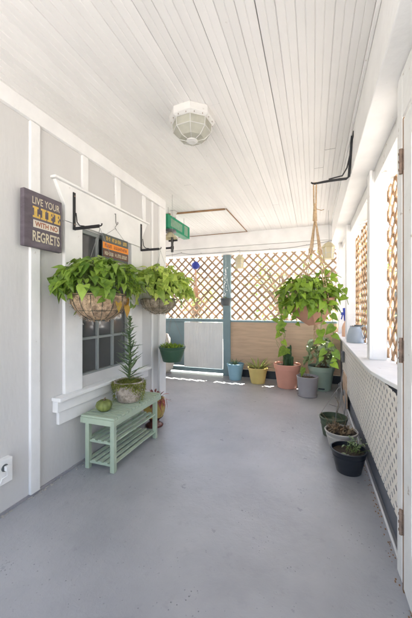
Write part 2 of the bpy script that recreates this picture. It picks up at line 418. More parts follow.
# house wall
hw = thing('house_wall', 'pale grey house wall with white battens, frieze and trimmed window', 'wall')
wm = MB(); WY0, WY1, WZ0, WZ1 = 1.95, 2.61, .70, 1.90
X0, X1 = XL-.14, XL
wm.box(X0, X1, -1.05, WY0, .012, ZC); wm.box(X0, X1, WY1, 3.35, .012, ZC)
wm.box(X0, X1, WY0, WY1, .012, WZ0); wm.box(X0, X1, WY0, WY1, WZ1, ZC)
wm.build('wall_panel', M['wall'], hw)
wb = MB(); wb.box(-4.4, X0-.001, 3.22, 3.35, 0, ZC); wb.build('return_wall', M['wall'], hw)
ST = .022
def wbox(name, y0, y1, z0, z1, t=ST, m='white', parent=hw, bevel=.003): return box(name, M[m], XL, XL+t, y0, y1, z0, z1, parent, bevel)
wbox('frieze_board', -1.05, 3.372, 2.492, ZC-.001, .03)
for (y0, y1, z0, z1) in ((.46, .55, .02, 2.49), (1.472, 1.545, .02, 2.49), (1.945, 2.01, 2.205, 2.49), (2.38, 2.45, 2.205, 2.49), (2.86, 2.915, 2.205, 2.49)):
    wbox('batten', y0, y1, z0, z1)
wbox('corner_board', 3.235, 3.372, .02, 2.49, .024)
wbox('corner_board', 3.06, 3.10, .02, 2.49, .012)
box('corner_board', M['white'], XL-.09, XL+.022, 3.3745, 3.395, .02, 2.59, hw)
sk = MB(); sk.box(XL, XL+.008, -1.05, 3.37, .001, .020); sk.build('base_gap', M['p_grey'], hw)
# worn strip of crumbs and paint at the foot of the wall
ru = MB()
for i in range(150):
    yy = random.uniform(1.0, 3.3); xx = XL+.008+abs(random.gauss(0, .012)); s_ = random.uniform(.002, .008)
    ru.box(xx, xx+s_, yy, yy+s_*random.uniform(.6, 2.5), 0, s_*.7)
tag(ru.build('debris', M['p_white']), 'flakes of paint and grit along the foot of the house wall', kind='stuff')

ru = MB()
for i in range(130):
    yy = random.uniform(1.35, 3.6); xx = .392-abs(random.gauss(0, .016)); s_ = random.uniform(.002, .007)
    ru.box(xx-s_, xx, yy, yy+s_*random.uniform(.6, 2), 0.0005, s_*.6)
tag(ru.build('debris', M['brown']), 'crumbs of dirt and dead leaf along the foot of the low right wall', kind='stuff')

# window (a part of the wall, its pieces sub-parts)
def facet(name, poly, x0, x1, m, parent, bevel=.002):
    return MB().prism(poly, lambda u, v: Vector((x0, u, v)), lambda u, v: Vector((x1, u, v))).build(name, m, parent, bevel=bevel)
cas = MB()
cas.prism([(1.755, .60), (1.935, .60), (1.935, 1.905), (1.755, 1.905)], lambda u, v: Vector((XL, u, v)), lambda u, v: Vector((XL+.028, u, v)))
cas.prism([(2.625, .60), (2.83, .60), (2.83, 1.905), (2.625, 1.905)], lambda u, v: Vector((XL, u, v)), lambda u, v: Vector((XL+.028, u, v)))
cas.prism([(1.755, 1.908), (2.83, 1.908), (2.83, 2.02), (2.93, 2.185), (1.665, 2.185), (1.755, 2.02)], lambda u, v: Vector((XL, u, v)), lambda u, v: Vector((XL+.03, u, v)))
win = cas.build('window', M['white'], hw, bevel=.003)
box('header_cap', M['white'], XL, XL+.05, 1.645, 2.95, 2.187, 2.204, win)
sash = MB()
for (y0, y1, z0, z1, d) in ((1.935, 1.965, .66, 1.905, 0), (2.595, 2.625, .66, 1.905, 0), (1.965, 2.595, 1.87, 1.905, 0), (1.965, 2.595, .66, .715, 0), (1.965, 2.595, 1.27, 1.31, 0)):
    sash.box(XL-.05, XL-.006, y0, y1, z0, z1)
for yy in (2.17, 2.38): sash.box(XL-.045, XL-.012, yy-.011, yy+.011, .715, 1.27); sash.box(XL-.045, XL-.012, yy-.011, yy+.011, 1.31, 1.87)
for zz in (1.0, 1.6): sash.box(XL-.043, XL-.0135, 1.965, 2.595, zz-.011, zz+.011)
sash.build('sash', M['screen'], win, bevel=.002)
MB().box(XL-.04, XL-.034, 1.95, 2.61, .67, 1.89).build('glass', M['glass_dark'], win)
MB().box(X0+.01, X0+.02, 1.95, 2.61, .70, 1.90).build('dim_room_backing', M['dark_backing'], win)  # near-black sheet, its colour stands in for the dim room behind the glass
box('sill', M['white'], XL, XL+.085, 1.655, 2.93, .582, .610, win, .005)
box('sill_nose', M['white'], XL, XL+.05, 1.665, 2.92, .50, .580, win, .003)
box('apron', M['white'], XL, XL+.026, 1.70, 2.88, .40, .498, win, .003)

# back screen: teal frame, white corrugated panel, plywood panel, lath panels
fr = thing('teal_screen_frame', 'teal painted timber frame of the back porch screen', 'frame')
box('post', M['teal'], -1.58, -1.44, 5.375, 5.465, 0, 2.243, fr)
box('rail', M['teal'], -4.3, -1.582, 5.385, 5.455, .995, 1.055, fr)
box('rail', M['teal'], -1.438, .38, 5.385, 5.455, 1.0, 1.035, fr)
box('rail', M['teal'], -4.3, -1.582, 5.385, 5.455, .035, .113, fr)
box('post', M['teal'], -2.415, -2.365, 5.387, 5.453, .131, .994, fr)
box('panel', M['teal'], -4.3, -2.416, 5.405, 5.43, .131, .994, fr)
cp = MB(); n = 26
pts = []
for i in range(n*4+1):
    xx = -2.362+(.775)*i/(n*4); pts.append((xx, 5.38-.0022*(1 if (i % 4) in (1, 2) else 0)))
for a, b in zip(pts, pts[1:]):
    cp.bm.faces.new([cp.bm.verts.new(p) for p in ((a[0], a[1], .115), (b[0], b[1], .115), (b[0], b[1], .985), (a[0], a[1], .985))])
bmesh.ops.remove_doubles(cp.bm, verts=cp.bm.verts[:], dist=.0001)
cp.box(-2.362, -1.587, 5.3805, 5.384, .115, .985)
cp.box(-2.368, -2.36, 5.372, 5.3803, .112, .988); cp.box(-1.589, -1.583, 5.372, 5.3803, .112, .988)
tag(cp.build('corrugated_panel', M['beadboard']), 'white vertical ribbed panel beneath the left lattice', 'panel')
tag(box('plywood_panel', M['ply'], -1.438, .52, 5.40, 5.42, .14, .998, bevel=0), 'bare tan plywood panel behind the potted plants', 'panel')
tag(box('base_board', M['p_black'], -1.438, .52, 5.397, 5.42, 0, .137), 'black base board below the plywood panel', 'board')
def back_lath(x0, x1, z0, z1, label, mm='lath'):
    mb = lattice(MB(), x0, x1, z0, z1, .1115, .034, .007, lambda u, v, n: Vector((u, 5.44-n, v)))
    return tag(mb.build('lattice_panel', M[mm]), label, 'lattice', 'lath screens under the back beam')
back_lath(-4.3, -1.585, 1.057, 2.243, 'weathered brown lattice above the white ribbed and teal panels')
back_lath(-1.436, .37, 1.037, 2.243, 'brown lattice above the plywood panel and potted plants')
lt = lattice(MB(), 3.38, 5.38, .9, 2.243, .1115, .034, .007, lambda u, v, n: Vector((-4.28+n, u, v)))
tag(lt.build('lattice_panel', M['lath']), 'lattice at the hidden left end of the porch bay', 'lattice', 'lath screens under the back beam')
tag(box('half_wall', M['wall'], -4.32, -4.2, 3.36, 5.38, 0, .9), 'low wall at the left end of the porch bay', 'wall')

# right side: knee wall, ledge, posts, lattices
kw = thing('knee_wall', 'low blue grey board wall under the white ledge', 'wall')
box('board', M['kick'], .425, .47, 1.665, 5.395, 0, .83, kw)
box('base_strip', M['white'], .396, .404, 1.665, 5.38, 0, .022, kw, .002)
tag(box('wood_offcut', M['ply'], .379, .3955, 4.0, 4.45, .03, .42), 'bare wood offcut leaning behind the end of the cream lattice', 'board')
lg = MB(); lg.prism([(.355, 5.38), (.345, 4), (.342, 3.2), (.338, 2.35), (.342, 2.15), (.375, 1.93), (.43, 1.668), (.72, 1.668), (.72, 5.38)],
         lambda u, v: Vector((u, v, .832)), lambda u, v: Vector((u, v, .857)))
tag(lg.build('ledge', M['weathered'], bevel=.004), 'wide white ledge with peeling paint on top of the low wall', 'ledge')
ll = lattice(MB(), 1.67, 4.62, .225, .822, 0.0555, .0265, .003, lambda u, v, n: Vector((.3925-n, u, v)), jit=.0006, off=.0007)
tag(ll.build('lattice_panel', M['cream']), 'cream plastic close weave lattice below the white ledge', 'lattice')
def post(name, x0, x1, y0, y1, z0, z1, label):
    t = thing(name, label, 'post', group='white posts standing on the ledge')
    box('shaft', M['white'], x0, x1, y0, y1, z0, z1, t, .004)
    box('corner_strip', M['white'], x0-.001, x0+.02, y0-.02, y0-.001, z0+.01, z1, t)
    return t
post('post', .408, .528, 2.60, 2.70, .857, 2.305, 'white square post nearest the door, rising from the ledge')
post('post', .395, .50, 4.15, 4.30, .857, 2.305, 'white square post on the ledge behind the watering can')
post('post', .385, .56, 5.25, 5.37, .857, 2.305, 'white corner post at the far end of the ledge')
for i, (y0, y1, lab) in enumerate(((1.675, 2.66, 'tan lattice between the door jamb and the nearest white post'), (2.70, 4.21, 'tan lattice between the two nearest white posts'),
                                 (4.31, 5.30, 'tan lattice between the two farthest white posts'))):
    mb = lattice(MB(), y0, y1, .858, 2.30, .1115, .036, .008, lambda u, v, n: Vector((.575-n, u, v)))
    tag(mb.build('lattice_panel', M['lath_tan']), lab, 'lattice', 'tan lattices along the ledge')

# door
dj = thing('door_frame', 'white door jamb with flaking paint beside the side lattice', 'door frame')
box('jamb', M['weathered'], .372, .50, 1.548, 1.618, .03, 2.303, dj, .004)
box('jamb', M['weathered'], .380, .50, 1.619, 1.664, .0, 2.303, dj, .004)
box('head_jamb', M['weathered'], .372, .50, -1.05, 1.546, 2.098, 2.30, dj, .004)
box('jamb', M['weathered'], .372, .50, .50, .60, .0, 2.097, dj, .004)
dr = MB(); dr.box(.382, .42, .605, 1.532, .015, 2.085)
for (y0, y1, z0, z1) in ((.61, .72, .02, 2.08), (1.42, 1.53, .02, 2.08), (.72, 1.42, 1.96, 2.08), (.72, 1.42, .02, .25), (.72, 1.42, .95, 1.08)):
    dr.box(.374, .3818, y0, y1, z0, z1)
dro = dr.build('door', M['weathered'], bevel=.002)
tag(dro, 'white panelled wooden door with rusty hinges at the right edge', 'door')
for z in (1.90, 1.065, .305):
    h = MB(); h.tube([(.366, 1.541, z-.055), (.366, 1.541, z+.055)], .0075, 8)
    h.box(.3725, .3738, 1.522, 1.541, z-.045, z+.045)
    h.box(.3705, .3715, 1.546, 1.558, z-.045, z+.045)
    for k in (-1, 0, 1): h.tube([(.365, 1.541, z+k*.035-.004), (.365, 1.541, z+k*.035+.004)], .0092, 8)
    h.build('hinge', M['rust'], dro)
box('threshold_gap', M['brown'], .3745, .40, 1.533, 1.547, .0, 2.09, dj, 0)
tag(box('side_wall', M['wall'], .43, .5, -1.05, .5, 0, 2.3), 'pale wall beside the door behind the camera', 'wall')

# ------------------------------------------------------------------ ceiling light
def ngon_prof(prof, n, c, rot=0):
    mb = MB()
    mb.lathe(prof, *c, n=n); 
    if rot: bmesh.ops.rotate(mb.bm, verts=mb.bm.verts[:], cent=c, matrix=Matrix.Rotation(rot, 3, 'Z'))
    return mb
LX, LY = -.80, 1.95
cl = thing('ceiling_light', 'octagonal white ceiling lamp with dusty glass panes', 'lamp', (LX, LY, ZC)); cl.scale = (1.1, 1.1, 1.1)
ngon_prof([(0, 0), (.145, 0), (.148, -.045), (.132, -.056), (0, -.056)], 8, (0, 0, 0), .3).build('canopy', M['bulb'], cl, bevel=.002)
GP = [(.124, -.057), (.120, -.108), (.080, -.148), (.034, -.158)]
ngon_prof([(0, -.058)]+GP+[(0, -.158)], 8, (0, 0, 0), .3).build('glass_shade', M['frosted'], cl)
fm = MB()
for k in range(8):
    t = .3+2*math.pi*k/8; t2 = .3+2*math.pi*(k+1)/8
    P = [Vector(((r+.002)*math.cos(t), (r+.002)*math.sin(t), z)) for r, z in GP]
    Q = [Vector(((r+.002)*math.cos(t2), (r+.002)*math.sin(t2), z)) for r, z in GP]
    fm.tube(P, .0022, 5); fm.tube([P[1], Q[1]], .0022, 5); fm.tube([P[0], Q[0]], .003, 5)
fm.lathe([(0, -.157), (.036, -.157), (.036, -.164), (.022, -.170), (0, -.170)], n=16)
fm.build('cage', M['bulb'], cl)
sm = MB()
for k in range(8):
    t = .3+2*math.pi*(k+.5)/8
    for o_ in (-.2, .2):
        MB().tube([(.131*math.cos(t+o_), .131*math.sin(t+o_), -.050), (.132*math.cos(t+o_), .132*math.sin(t+o_), -.058)], .002, 6).build('screw', M['rust'], cl)

# ------------------------------------------------------------------ brackets
def bracket(loc, label, arm=.24, drop=.29, flip=0):
    t = thing('plant_bracket', label, 'bracket', loc, 'black iron plant brackets')
    mb = MB()
    mb.box(0, .006, -.013, .013, 0, drop)                      # strap on the wall
    mb.box(.0065, arm, -.0045, .0045, -.002, .022)             # arm
    mb.tube([(.02, 0, .13), (.03, 0, .06), (.055, 0, .03), (.10, 0, .022)], .0045, 6)
    mb.tube([(arm-.005, 0, .010), (arm+.012, 0, .010), (arm+.02, 0, .016), (arm+.022, 0, .028)], .0055, 6)
    mb.build('bracket_arm', M['black_metal'], t, bevel=.0015)
    for z in (drop*.15, drop*.9): MB().tube([(.0062, 0, z), (.0105, 0, z)], .006, 8).build('screw', M['rust'], t)
    return t
bracket((XL+.031, 1.84, 1.855), 'black iron bracket nearer the slogan plaque, holding the larger basket')
bracket((XL+.031, 2.80, 1.865), 'black iron bracket holding the basket at the far side of the window', arm=.22)
rb = thing('plant_bracket', 'large black iron bracket on the right hand ceiling beam', 'bracket', (.28, 2.62, 2.30), 'black iron plant brackets')
mb = MB()
mb.tube([(-.008, -.17, .225), (-.008, -.13, .19), (-.012, 0, -.005), (-.03, .004, -.017), (-.15, 0, -.018), (-.27, 0, -.026), (-.285, 0, -.020), (-.295, 0, -.012)], [.008, .010, .010, .010, .010, .008, .007, .006], 8)
mb.tube([(-.010, -.10, .14), (-.03, -.04, .05), (-.06, -.01, .005), (-.16, 0, -.005)], .0055, 6)
mb.box(-.006, .0, -.20, -.12, .205, .245)
mb.build('bracket_arm', M['black_metal'], rb)

# ------------------------------------------------------------------ plants
def rnd(a, b): return random.uniform(a, b)
def pothos(t, c, rx, ry, rz_, nleaf, L, xmin=None, mm='pothos', trail=8, tlen=(.1, .3), zlow=-.25, topz=None, bias=None):
    """bushy trailing plant: arching leaf stalks from the soil, heart leaves at their tips, hanging runners"""
    lv, st = MB(), MB(); c = Vector(c); zc = Vector(t.location)
    cands = []
    def ok(p): return xmin is None or p.x+t.location.x > xmin
    k = 0
    while k < nleaf:
        a = rnd(0, 2*math.pi); el = rnd(zlow, 1.0); r = rnd(.55, 1.0)**.6
        ch = math.sqrt(max(0, 1-min(1, abs(el))**2))
        p = c+Vector((rx*r*ch*math.cos(a), ry*r*ch*math.sin(a), rz_*r*el))
        if noise.noise(p*7+Vector((c.x*9, 3, 1))) < -.28: 
            if random.random() < .8: k += 1; continue
        if not ok(p): 
            k += .34; continue
        out = Vector((math.cos(a), math.sin(a), 0))
        d = out*rnd(.5, 1)+Vector((rnd(-.6, .6), rnd(-.6, .6), rnd(-1.0, .25)))
        Lk = L*rnd(.45, 1.25)
        if xmin is not None and (p+d.normalized()*Lk).x+t.location.x < xmin: d.x = abs(d.x)
        lv.leaf(p, d, Vector((rnd(-.4, .4), rnd(-.4, .4), 1))+out*.5, Lk, Lk*rnd(.5, .9), 'heart', rnd(.05, .75), rnd(.05, .6))
        if k % 2 < 1:
            base = c+Vector((rnd(-.2, .2)*rx, rnd(-.2, .2)*ry, -rz_*.2))
            mid = base.lerp(p, .55)+Vector((0, 0, rz_*.3)); st.tube([base, mid, p], .0022, 4, cap=False)
        k += 1
    for i in range(trail):
        a = 2*math.pi*i/trail+rnd(-.3, .3); q = c+Vector((rx*.62*math.cos(a), ry*.62*math.sin(a), -rz_*.1))
        if not ok(q): continue
        ln = rnd(*tlen); pts = [q]; dd = Vector((math.cos(a)*.4, math.sin(a)*.4, -.6))
        nseg = max(3, int(ln/.04))
        for j in range(nseg):
            dd = (dd+Vector((rnd(-.35, .35), rnd(-.35, .35), -.35))).normalized()
            nx = pts[-1]+dd*ln/nseg
            if not ok(nx): nx.x = pts[-1].x+.01
            pts.append(nx)
        st.tube(pts, .0022, 4)
        for j in range(1, len(pts)):
            s_ = 1 if j % 2 else -1; o_ = Vector((math.sin(a)*s_, -math.cos(a)*s_, -.5))+Vector((math.cos(a), math.sin(a), 0))*.4
            Lk = L*rnd(.5, .85)
            if ok(pts[j]+o_.normalized()*Lk): lv.leaf(pts[j], o_, (math.cos(a), math.sin(a), .6), Lk, Lk*.75, 'heart', .3, .2)
    st.build('stems', M['stem'], t, smooth=True)
    return lv.build('foliage', M[mm], t, smooth=True)

def hemi(r, h, n=6, p=1.0): return [(r*math.cos(a)**p, -h*math.sin(a)) for a in [math.pi/2*i/n for i in range(n+1)]]
def wire_basket(loc, hook, r, h, label, liner, mm, nleaf, rx, ry, rz_, L, cz, xmin, wires=16, wr=.0028, lr=.965, zlow=-.1):
    t = thing('hanging_basket', label, 'plant', loc, 'wire hanging baskets by the window')
    fw = MB()
    fw.tube([(r*math.cos(a), r*math.sin(a), 0) for a in [2*math.pi*k/28 for k in range(29)]], wr*1.3, 6)
    fw.tube([(r*.8*math.cos(a), r*.8*math.sin(a), -h*.6) for a in [2*math.pi*k/28 for k in range(29)]], wr, 5)
    fw.tube([(r*.3*math.cos(a), r*.3*math.sin(a), -h*.985) for a in [2*math.pi*k/20 for k in range(21)]], wr, 5)
    for k in range(wires):
        a = 2*math.pi*k/wires
        fw.tube([(q*math.cos(a), q*math.sin(a), z) for q, z in hemi(r, h, 8)[:-1]], wr, 5)
    fw.build('wire_frame', M['wire'], t)
    lm = MB()
    rr = random.Random(3)
    prof = [(0, -.02), (r*lr*.9, -.015), (r*lr, .012)]+[(q*lr, z*lr) for q, z in hemi(r, h, 9)][0:]
    lm.lathe(prof, n=48, fn=lambda q, a, z: q*(1+.07*noise.noise(Vector((math.cos(a)*5, math.sin(a)*5, z*26)))))
    lm.build('liner', M[liner], t, smooth=True)
    # loose fibres poking through
    fb = MB()
    for i in range(900):
        a = rnd(0, 2*math.pi); e = rnd(.0, 1.35); q = Vector((r*math.cos(e)*math.cos(a), r*math.cos(e)*math.sin(a), -h*math.sin(e)))*.97
        if q.x+loc[0] < xmin: continue
        dd = Vector((rnd(-1, 1), rnd(-1, 1), rnd(-1, 1)))*.03
        fb.tube([q, q+dd*.5+q.normalized()*.008, q+dd], .0011, 3, cap=False)
    fb.build('fibres', M[liner], t)['kind'] = 'stuff'
    so_ = MB(); so_.lathe([(0, .0), (r*.92, -.008)], n=24); so_.build('soil', M['soil'], t)
    ch = MB()
    top = Vector(hook)-Vector(loc)
    for k in range(3):
        a = 2*math.pi*k/3+.5; ch.tube([(r*math.cos(a), r*math.sin(a), 0), top-Vector((0, 0, .02))], .0014, 4)
    ch.tube([top-Vector((0, 0, .025)), top-Vector((.006, 0, .01)), top+Vector((0, 0, .004)), top+Vector((.006, 0, -.006))], .0022, 5)
    ch.build('hanger', M['cable'], t)
    pothos(t, (0, 0, cz), rx, ry, rz_, nleaf, L, xmin=xmin, mm=mm, trail=7, tlen=(.05, .2), zlow=zlow)
    return t
ba = wire_basket((-1.50, 1.84, 1.345), (-1.495, 1.84, 1.868), .205, .185, 'larger coir lined wire basket of deep green pothos in front of the window', 'coco', 'pothos', 460, .30, .32, .215, .088, .075, -1.735, zlow=-.22, wr=.0021, lr=.985)
bb = wire_basket((-1.545, 2.84, 1.345), (-1.51, 2.81, 1.878), .19, .15, 'wire basket of pale yellow green pothos beyond the window', 'coco_pale', 'pothos_pale', 560, .36, .36, .27, .09, .09, -1.735, wires=12, wr=.002, lr=.9, zlow=-.2)
yl = MB()
for q in ((.22, -.04, -.05), (.24, .05, -.09), (.20, .1, -.02)): yl.leaf(Vector(q)*.85, (.3, -.1, -1), (1, -.3, .2), .085, .055, 'heart', .2, .3)
yl.build('yellowing_leaves', M['yellowing'], ba, smooth=True)

def pot_mb(rb_, rt, h, rim=.03, rw=.008, th=.006, n=40, foot=0):
    p = [(0, 0), (rb_*.96, 0), (rb_, .004)]
    hr = h-rim
    p += [(rb_+(rt-rb_)*.5*(hr/h), hr*.5), (rb_+(rt-rb_)*hr/h, hr-.001), (rb_+(rt-rb_)*hr/h+rw, hr+.003), (rt+rw, h-.004), (rt+rw-.003, h), (rt-th, h), (rt-th-.004, h-.05)]
    p += [(0, h-.052)]
    mb = MB(); mb.lathe(p, n=n); return mb
def potted(name, label, loc, rb_, rt, h, m, rim=.03, rw=.008, soil=.03, group=None, cat='plant', saucer=False):
    t = thing(name, label, cat, loc, group)
    pot_mb(rb_, rt, h, rim, rw).build('pot', M[m], t, smooth=False)
    for o in t.children:
        me = o.data; me.polygons.foreach_set('use_smooth', [True]*len(me.polygons))
        e = o.modifiers.new('edge', 'EDGE_SPLIT'); e.split_angle = R(35)
    sm_ = MB(); rs = rt-.008
    sm_.lathe([(0, h-soil+.004), (rs*.5, h-soil+.006), (rs, h-soil-.003)], n=24, fn=lambda q, a, z: q); sm_.build('soil', M['soil'], t, smooth=True)
    if saucer: MB().lathe([(0, .001), (rb_+.012, .001), (rb_+.022, .022), (rb_+.016, .024), (rb_+.004, .006)], n=36).build('saucer', M[m], t, smooth=True)
    return t
G = 'potted plants in front of the plywood panel'
p1 = potted('potted_plant', 'pale blue pot with a small dry aloe beside the teal post', (-1.29, 5.16, 0), .105, .145, .285, 'p_blue', .05, group=G)
lv = MB()
for i in range(16):
    a = rnd(0, 6.28); e = rnd(.2, 1.3); lv.leaf((.02*math.cos(a), .02*math.sin(a), .26), (math.cos(a)*math.cos(e), math.sin(a)*math.cos(e), math.sin(e)), (0, 0, 1), rnd(.09, .19), .022, 'strap', rnd(0, .3), .5)
lv.build('leaves', M['succ'], p1, smooth=True)
p2 = potted('potted_plant', 'yellow pot of striped spiky sansevieria leaves', (-.875, 5.05, 0), .115, .16, .262, 'p_yellow', .05, group=G)
lv = MB()
for i in range(34):
    a = rnd(0, 6.28); e = rnd(.25, 1.35); lv.leaf((.05*math.cos(a), .05*math.sin(a), .24), (math.cos(a)*math.cos(e), math.sin(a)*math.cos(e), math.sin(e)), (0, 0, 1), rnd(.14, .25), .032, 'strap', rnd(-.1, .3), .5)
lv.build('leaves', M['aloe'], p2, smooth=True)
p3 = potted('potted_plant', 'large coral pot with clustered cactus columns', (-.39, 4.93, 0), .145, .20, .375, 'p_coral', .075, .012, group=G)
cm = MB()
for i, (x_, y_, h_, r_) in enumerate(((0, -.02, .28, .026), (.045, .01, .24, .024), (-.04, .0, .20, .022), (.02, .05, .31, .024), (.08, -.04, .17, .02), (-.01, -.06, .15, .02), (.05, .04, .34, .016), (-.02, .04, .26, .013))):
    ph = rnd(0, 6); N = 14
    pr = [(0, 0)]+[(r_*(1+.08*math.sin(j*1.7)), h_*j/10) for j in range(1, 10)]+[(r_*.6, h_*.985), (0, h_)]
    lx, ly = rnd(-.05, .05), rnd(-.05, .05)
    mm_ = MB(); cm.lathe(pr, x_, y_, .33, n=20, fn=lambda q, a, z: q*(1+.16*math.cos(5*a+ph)))
cm.build('cactus_columns', M['cactus'], p3, smooth=True)
sv = MB(); st = MB()
st.tube([(-.03, -.03, .34), (-.05, -.06, .5), (-.03, -.10, .63)], .004, 5); sv.leaf((-.0, -.10, .63), (-.35, -.3, -.35), (-.2, -1, .5), .20, .17, 'heart', .1, .15)
st.tube([(.04, .0, .34), (-.04, -.05, .8), (-.12, -.04, .98)], .003, 5); sv.leaf((-.12, -.04, .98), (-.15, -.3, -1), (-.3, -1, .2), .15, .09, 'heart', .2, .3)
for q, d_, L_ in (((-.10, -.03, .86), (-.6, -.4, -.6), .12), ((-.06, -.05, .74), (.5, -.5, -.5), .11), ((-.13, -.03, 1.05), (-.5, -.3, .2), .12), ((-.10, -.02, 1.10), (.6, -.4, .1), .11), ((-.02, -.05, .60), (.6, -.5, -.4), .10), ((-.08, -.04, .92), (.4, -.7, -.3), .10)):
    sv.leaf(q, d_, (-.1, -1, .5), L_, L_*.8, 'heart', .3, .3)
for i in range(10): st.tube([(rnd(-.1, .1), rnd(-.1, .1), .33), (rnd(-.12, .0), rnd(-.1, .0), .6), (rnd(-.2, .0), rnd(-.1, .0), rnd(.7, 1.0))], .0018, 4)
st.build('stems', M['stem'], p3); sv.build('leaves', M['pothos_dark'], p3, smooth=True)
p4 = potted('potted_plant', 'grey pot with saucer and one thin seedling', (-.075, 4.54, 0), .12, .15, .285, 'p_grey', .02, .002, group=G, saucer=True)
st, sv = MB(), MB()
st.tube([(0, 0, .25), (-.02, 0, .33), (-.05, -.02, .38)], .003, 5); sv.leaf((-.05, -.02, .40), (-.3, -.2, -1), (-.3, -1, .2), .14, .075, 'heart', .1, .3)
for i in range(8): st.tube([(rnd(-.08, .08), rnd(-.08, .08), .25), (rnd(-.1, .1), rnd(-.1, .1), .285)], .003, 4)
st.build('stems', M['twig'], p4); sv.build('leaves', M['pothos_dark'], p4, smooth=True)
p5 = potted('potted_plant', 'sage green pot with tall pale splashed leaves by the side ledge', (.12, 4.98, 0), .14, .19, .365, 'p_sage', .07, .010, group=G)
pothos(p5, (.0, 0, .55), .24, .22, .27, 130, .12, xmin=-.3, mm='varieg', trail=0, zlow=-.5)
st = MB()
for i in range(9): st.tube([(rnd(-.08, .08), rnd(-.08, .08), .3), (rnd(-.12, .12), rnd(-.1, .1), .5), (rnd(-.14, .14), rnd(-.12, .12), rnd(.6, .72))], .005, 5)
st.build('canes', M['twig'], p5)
pl = MB(); pl.box(-.045, .045, -.1505, -.1475, .03, .05); pl.build('pot_badge', M['p_black'], p5)

# planters by the lattice
GL = 'empty and shabby pots along the cream lattice'
q1 = potted('potted_plant', 'black pot with small silvery ivy, nearest of the lattice pots', (.258, 2.545, 0), .088, .128, .175, 'p_black', .022, .004, group=GL)
lv, st = MB(), MB()
for i in range(46):
    a = rnd(-.6, 2.2); r_ = rnd(.02, .12); p = Vector((.02+r_*math.cos(a), r_*math.sin(a)-.02, rnd(.15, .21)+.06*random.random()))
    lv.leaf(p, (rnd(-1, 1), rnd(-1, 1), rnd(-.3, .8)), (0, 0, 1), rnd(.015, .032), .018, 'lance', .2, .2)
    if i % 2: st.tube([(rnd(-.03, .08), rnd(-.05, .05), .14), p], .0012, 3)
for i in range(7):
    a = rnd(3, 5); lv.leaf((-.02, -.06, .15), (math.cos(a), math.sin(a), .4), (0, 0, 1), .04, .026, 'lance', .3, .3)
st.build('stems', M['stem'], q1); lv.build('leaves', M['varieg'], q1, smooth=True)
q2 = potted('potted_plant', 'dirty white pot of withered brown rosettes behind the black pot', (.235, 2.905, 0), .092, .135, .175, 'p_white', .022, .004, group=GL, soil=.015)
lv = MB(); st = MB()
for c_ in range(15):
    cx, cy = rnd(-.09, .09), rnd(-.09, .09); cz = rnd(.16, .205)
    for i in range(13):
        a = rnd(0, 6.28); e = rnd(-.3, 1.2); lv.leaf((cx, cy, cz), (math.cos(a)*math.cos(e), math.sin(a)*math.cos(e), math.sin(e)), (0, 0, 1), rnd(.025, .055), rnd(.012, .022), 'lance', rnd(-.3, .5), .4)
for i in range(9):
    x_, y_ = rnd(-.1, .06), rnd(-.08, .08); st.tube([(x_, y_, .15), (x_+rnd(-.03, .03), y_, .2), (x_+rnd(-.08, .05), y_+rnd(-.05, .05), rnd(.2, .31))], .0025, 4)
st.build('twigs', M['twig'], q2); lv.build('rosettes', M['dead'], q2, smooth=True)
q3 = potted('hanging_pot', 'olive green hanging pot with wire handle set down on the floor', (.19, 3.22, 0), .098, .128, .185, 'p_olive', .03, .004, soil=.07, group=GL, cat='pot')
hd = MB()
for a in (.6, 2.7, 4.8): hd.tube([(.13*math.cos(a), .13*math.sin(a), .18), (.06*math.cos(a)+.02, .06*math.sin(a), .33), (.03, .02, .44)], .0022, 5)
hd.tube([(.03, .02, .44), (.05, .02, .47), (.07, .02, .465), (.075, .02, .44)], .003, 5)
hd.build('wire_handle', M['cable'], q3)
tw = MB(); tw.tube([(.0, -.05, .1), (.03, -.03, .25), (.05, .0, .31), (.02, .02, .37)], .003, 5); tw.tube([(.03, -.03, .25), (.07, -.08, .20), (.08, -.1, .15)], .0025, 4)
tw.build('dry_twig', M['twig'], q3)

# cables behind the pots and outlet box on the lattice
cbm = MB()
def loop(c, rx, rz_, a0, a1, ax=Vector((0, 1, 0)), n=18): return [Vector(c)+ax*rx*math.cos(a0+(a1-a0)*i/n)+Vector((0, 0, rz_*math.sin(a0+(a1-a0)*i/n))) for i in range(n+1)]
cbm.tube(loop((.33, 4.15, .17), .17, .14, 0, 3.0)+[Vector((.31, 3.96, .1)), Vector((.27, 3.9, .012)), Vector((.2, 3.8, .01))], .007, 6)
cbm.tube(loop((.345, 3.85, .16), .14, .13, .3, 3.3)+[Vector((.33, 3.7, .06)), Vector((.30, 3.62, .01))], .007, 6)
cbm.tube([(.37, 4.3, .45), (.35, 4.28, .3), (.34, 4.2, .1), (.31, 4.1, .011), (.2, 4.2, .011)], .006, 6)
tag(cbm.build('cable', M['cable'], smooth=True), 'grey cable looped on the floor at the far end of the cream lattice', 'cable')
eb = thing('outlet_box', 'weathered grey outlet box on the far end of the cream lattice', 'outlet', (.362, 4.30, .62))
box('box', M['p_dkgrey'], 0, .022, -.045, .045, -.07, .07, eb)
box('cover', M['cable'], -.012, -.001, -.04, .04, -.062, .062, eb)
for z in (-.03, .03): MB().box(-.0145, -.0125, -.016, .016, z-.014, z+.014).build('socket', M['p_black'], eb)

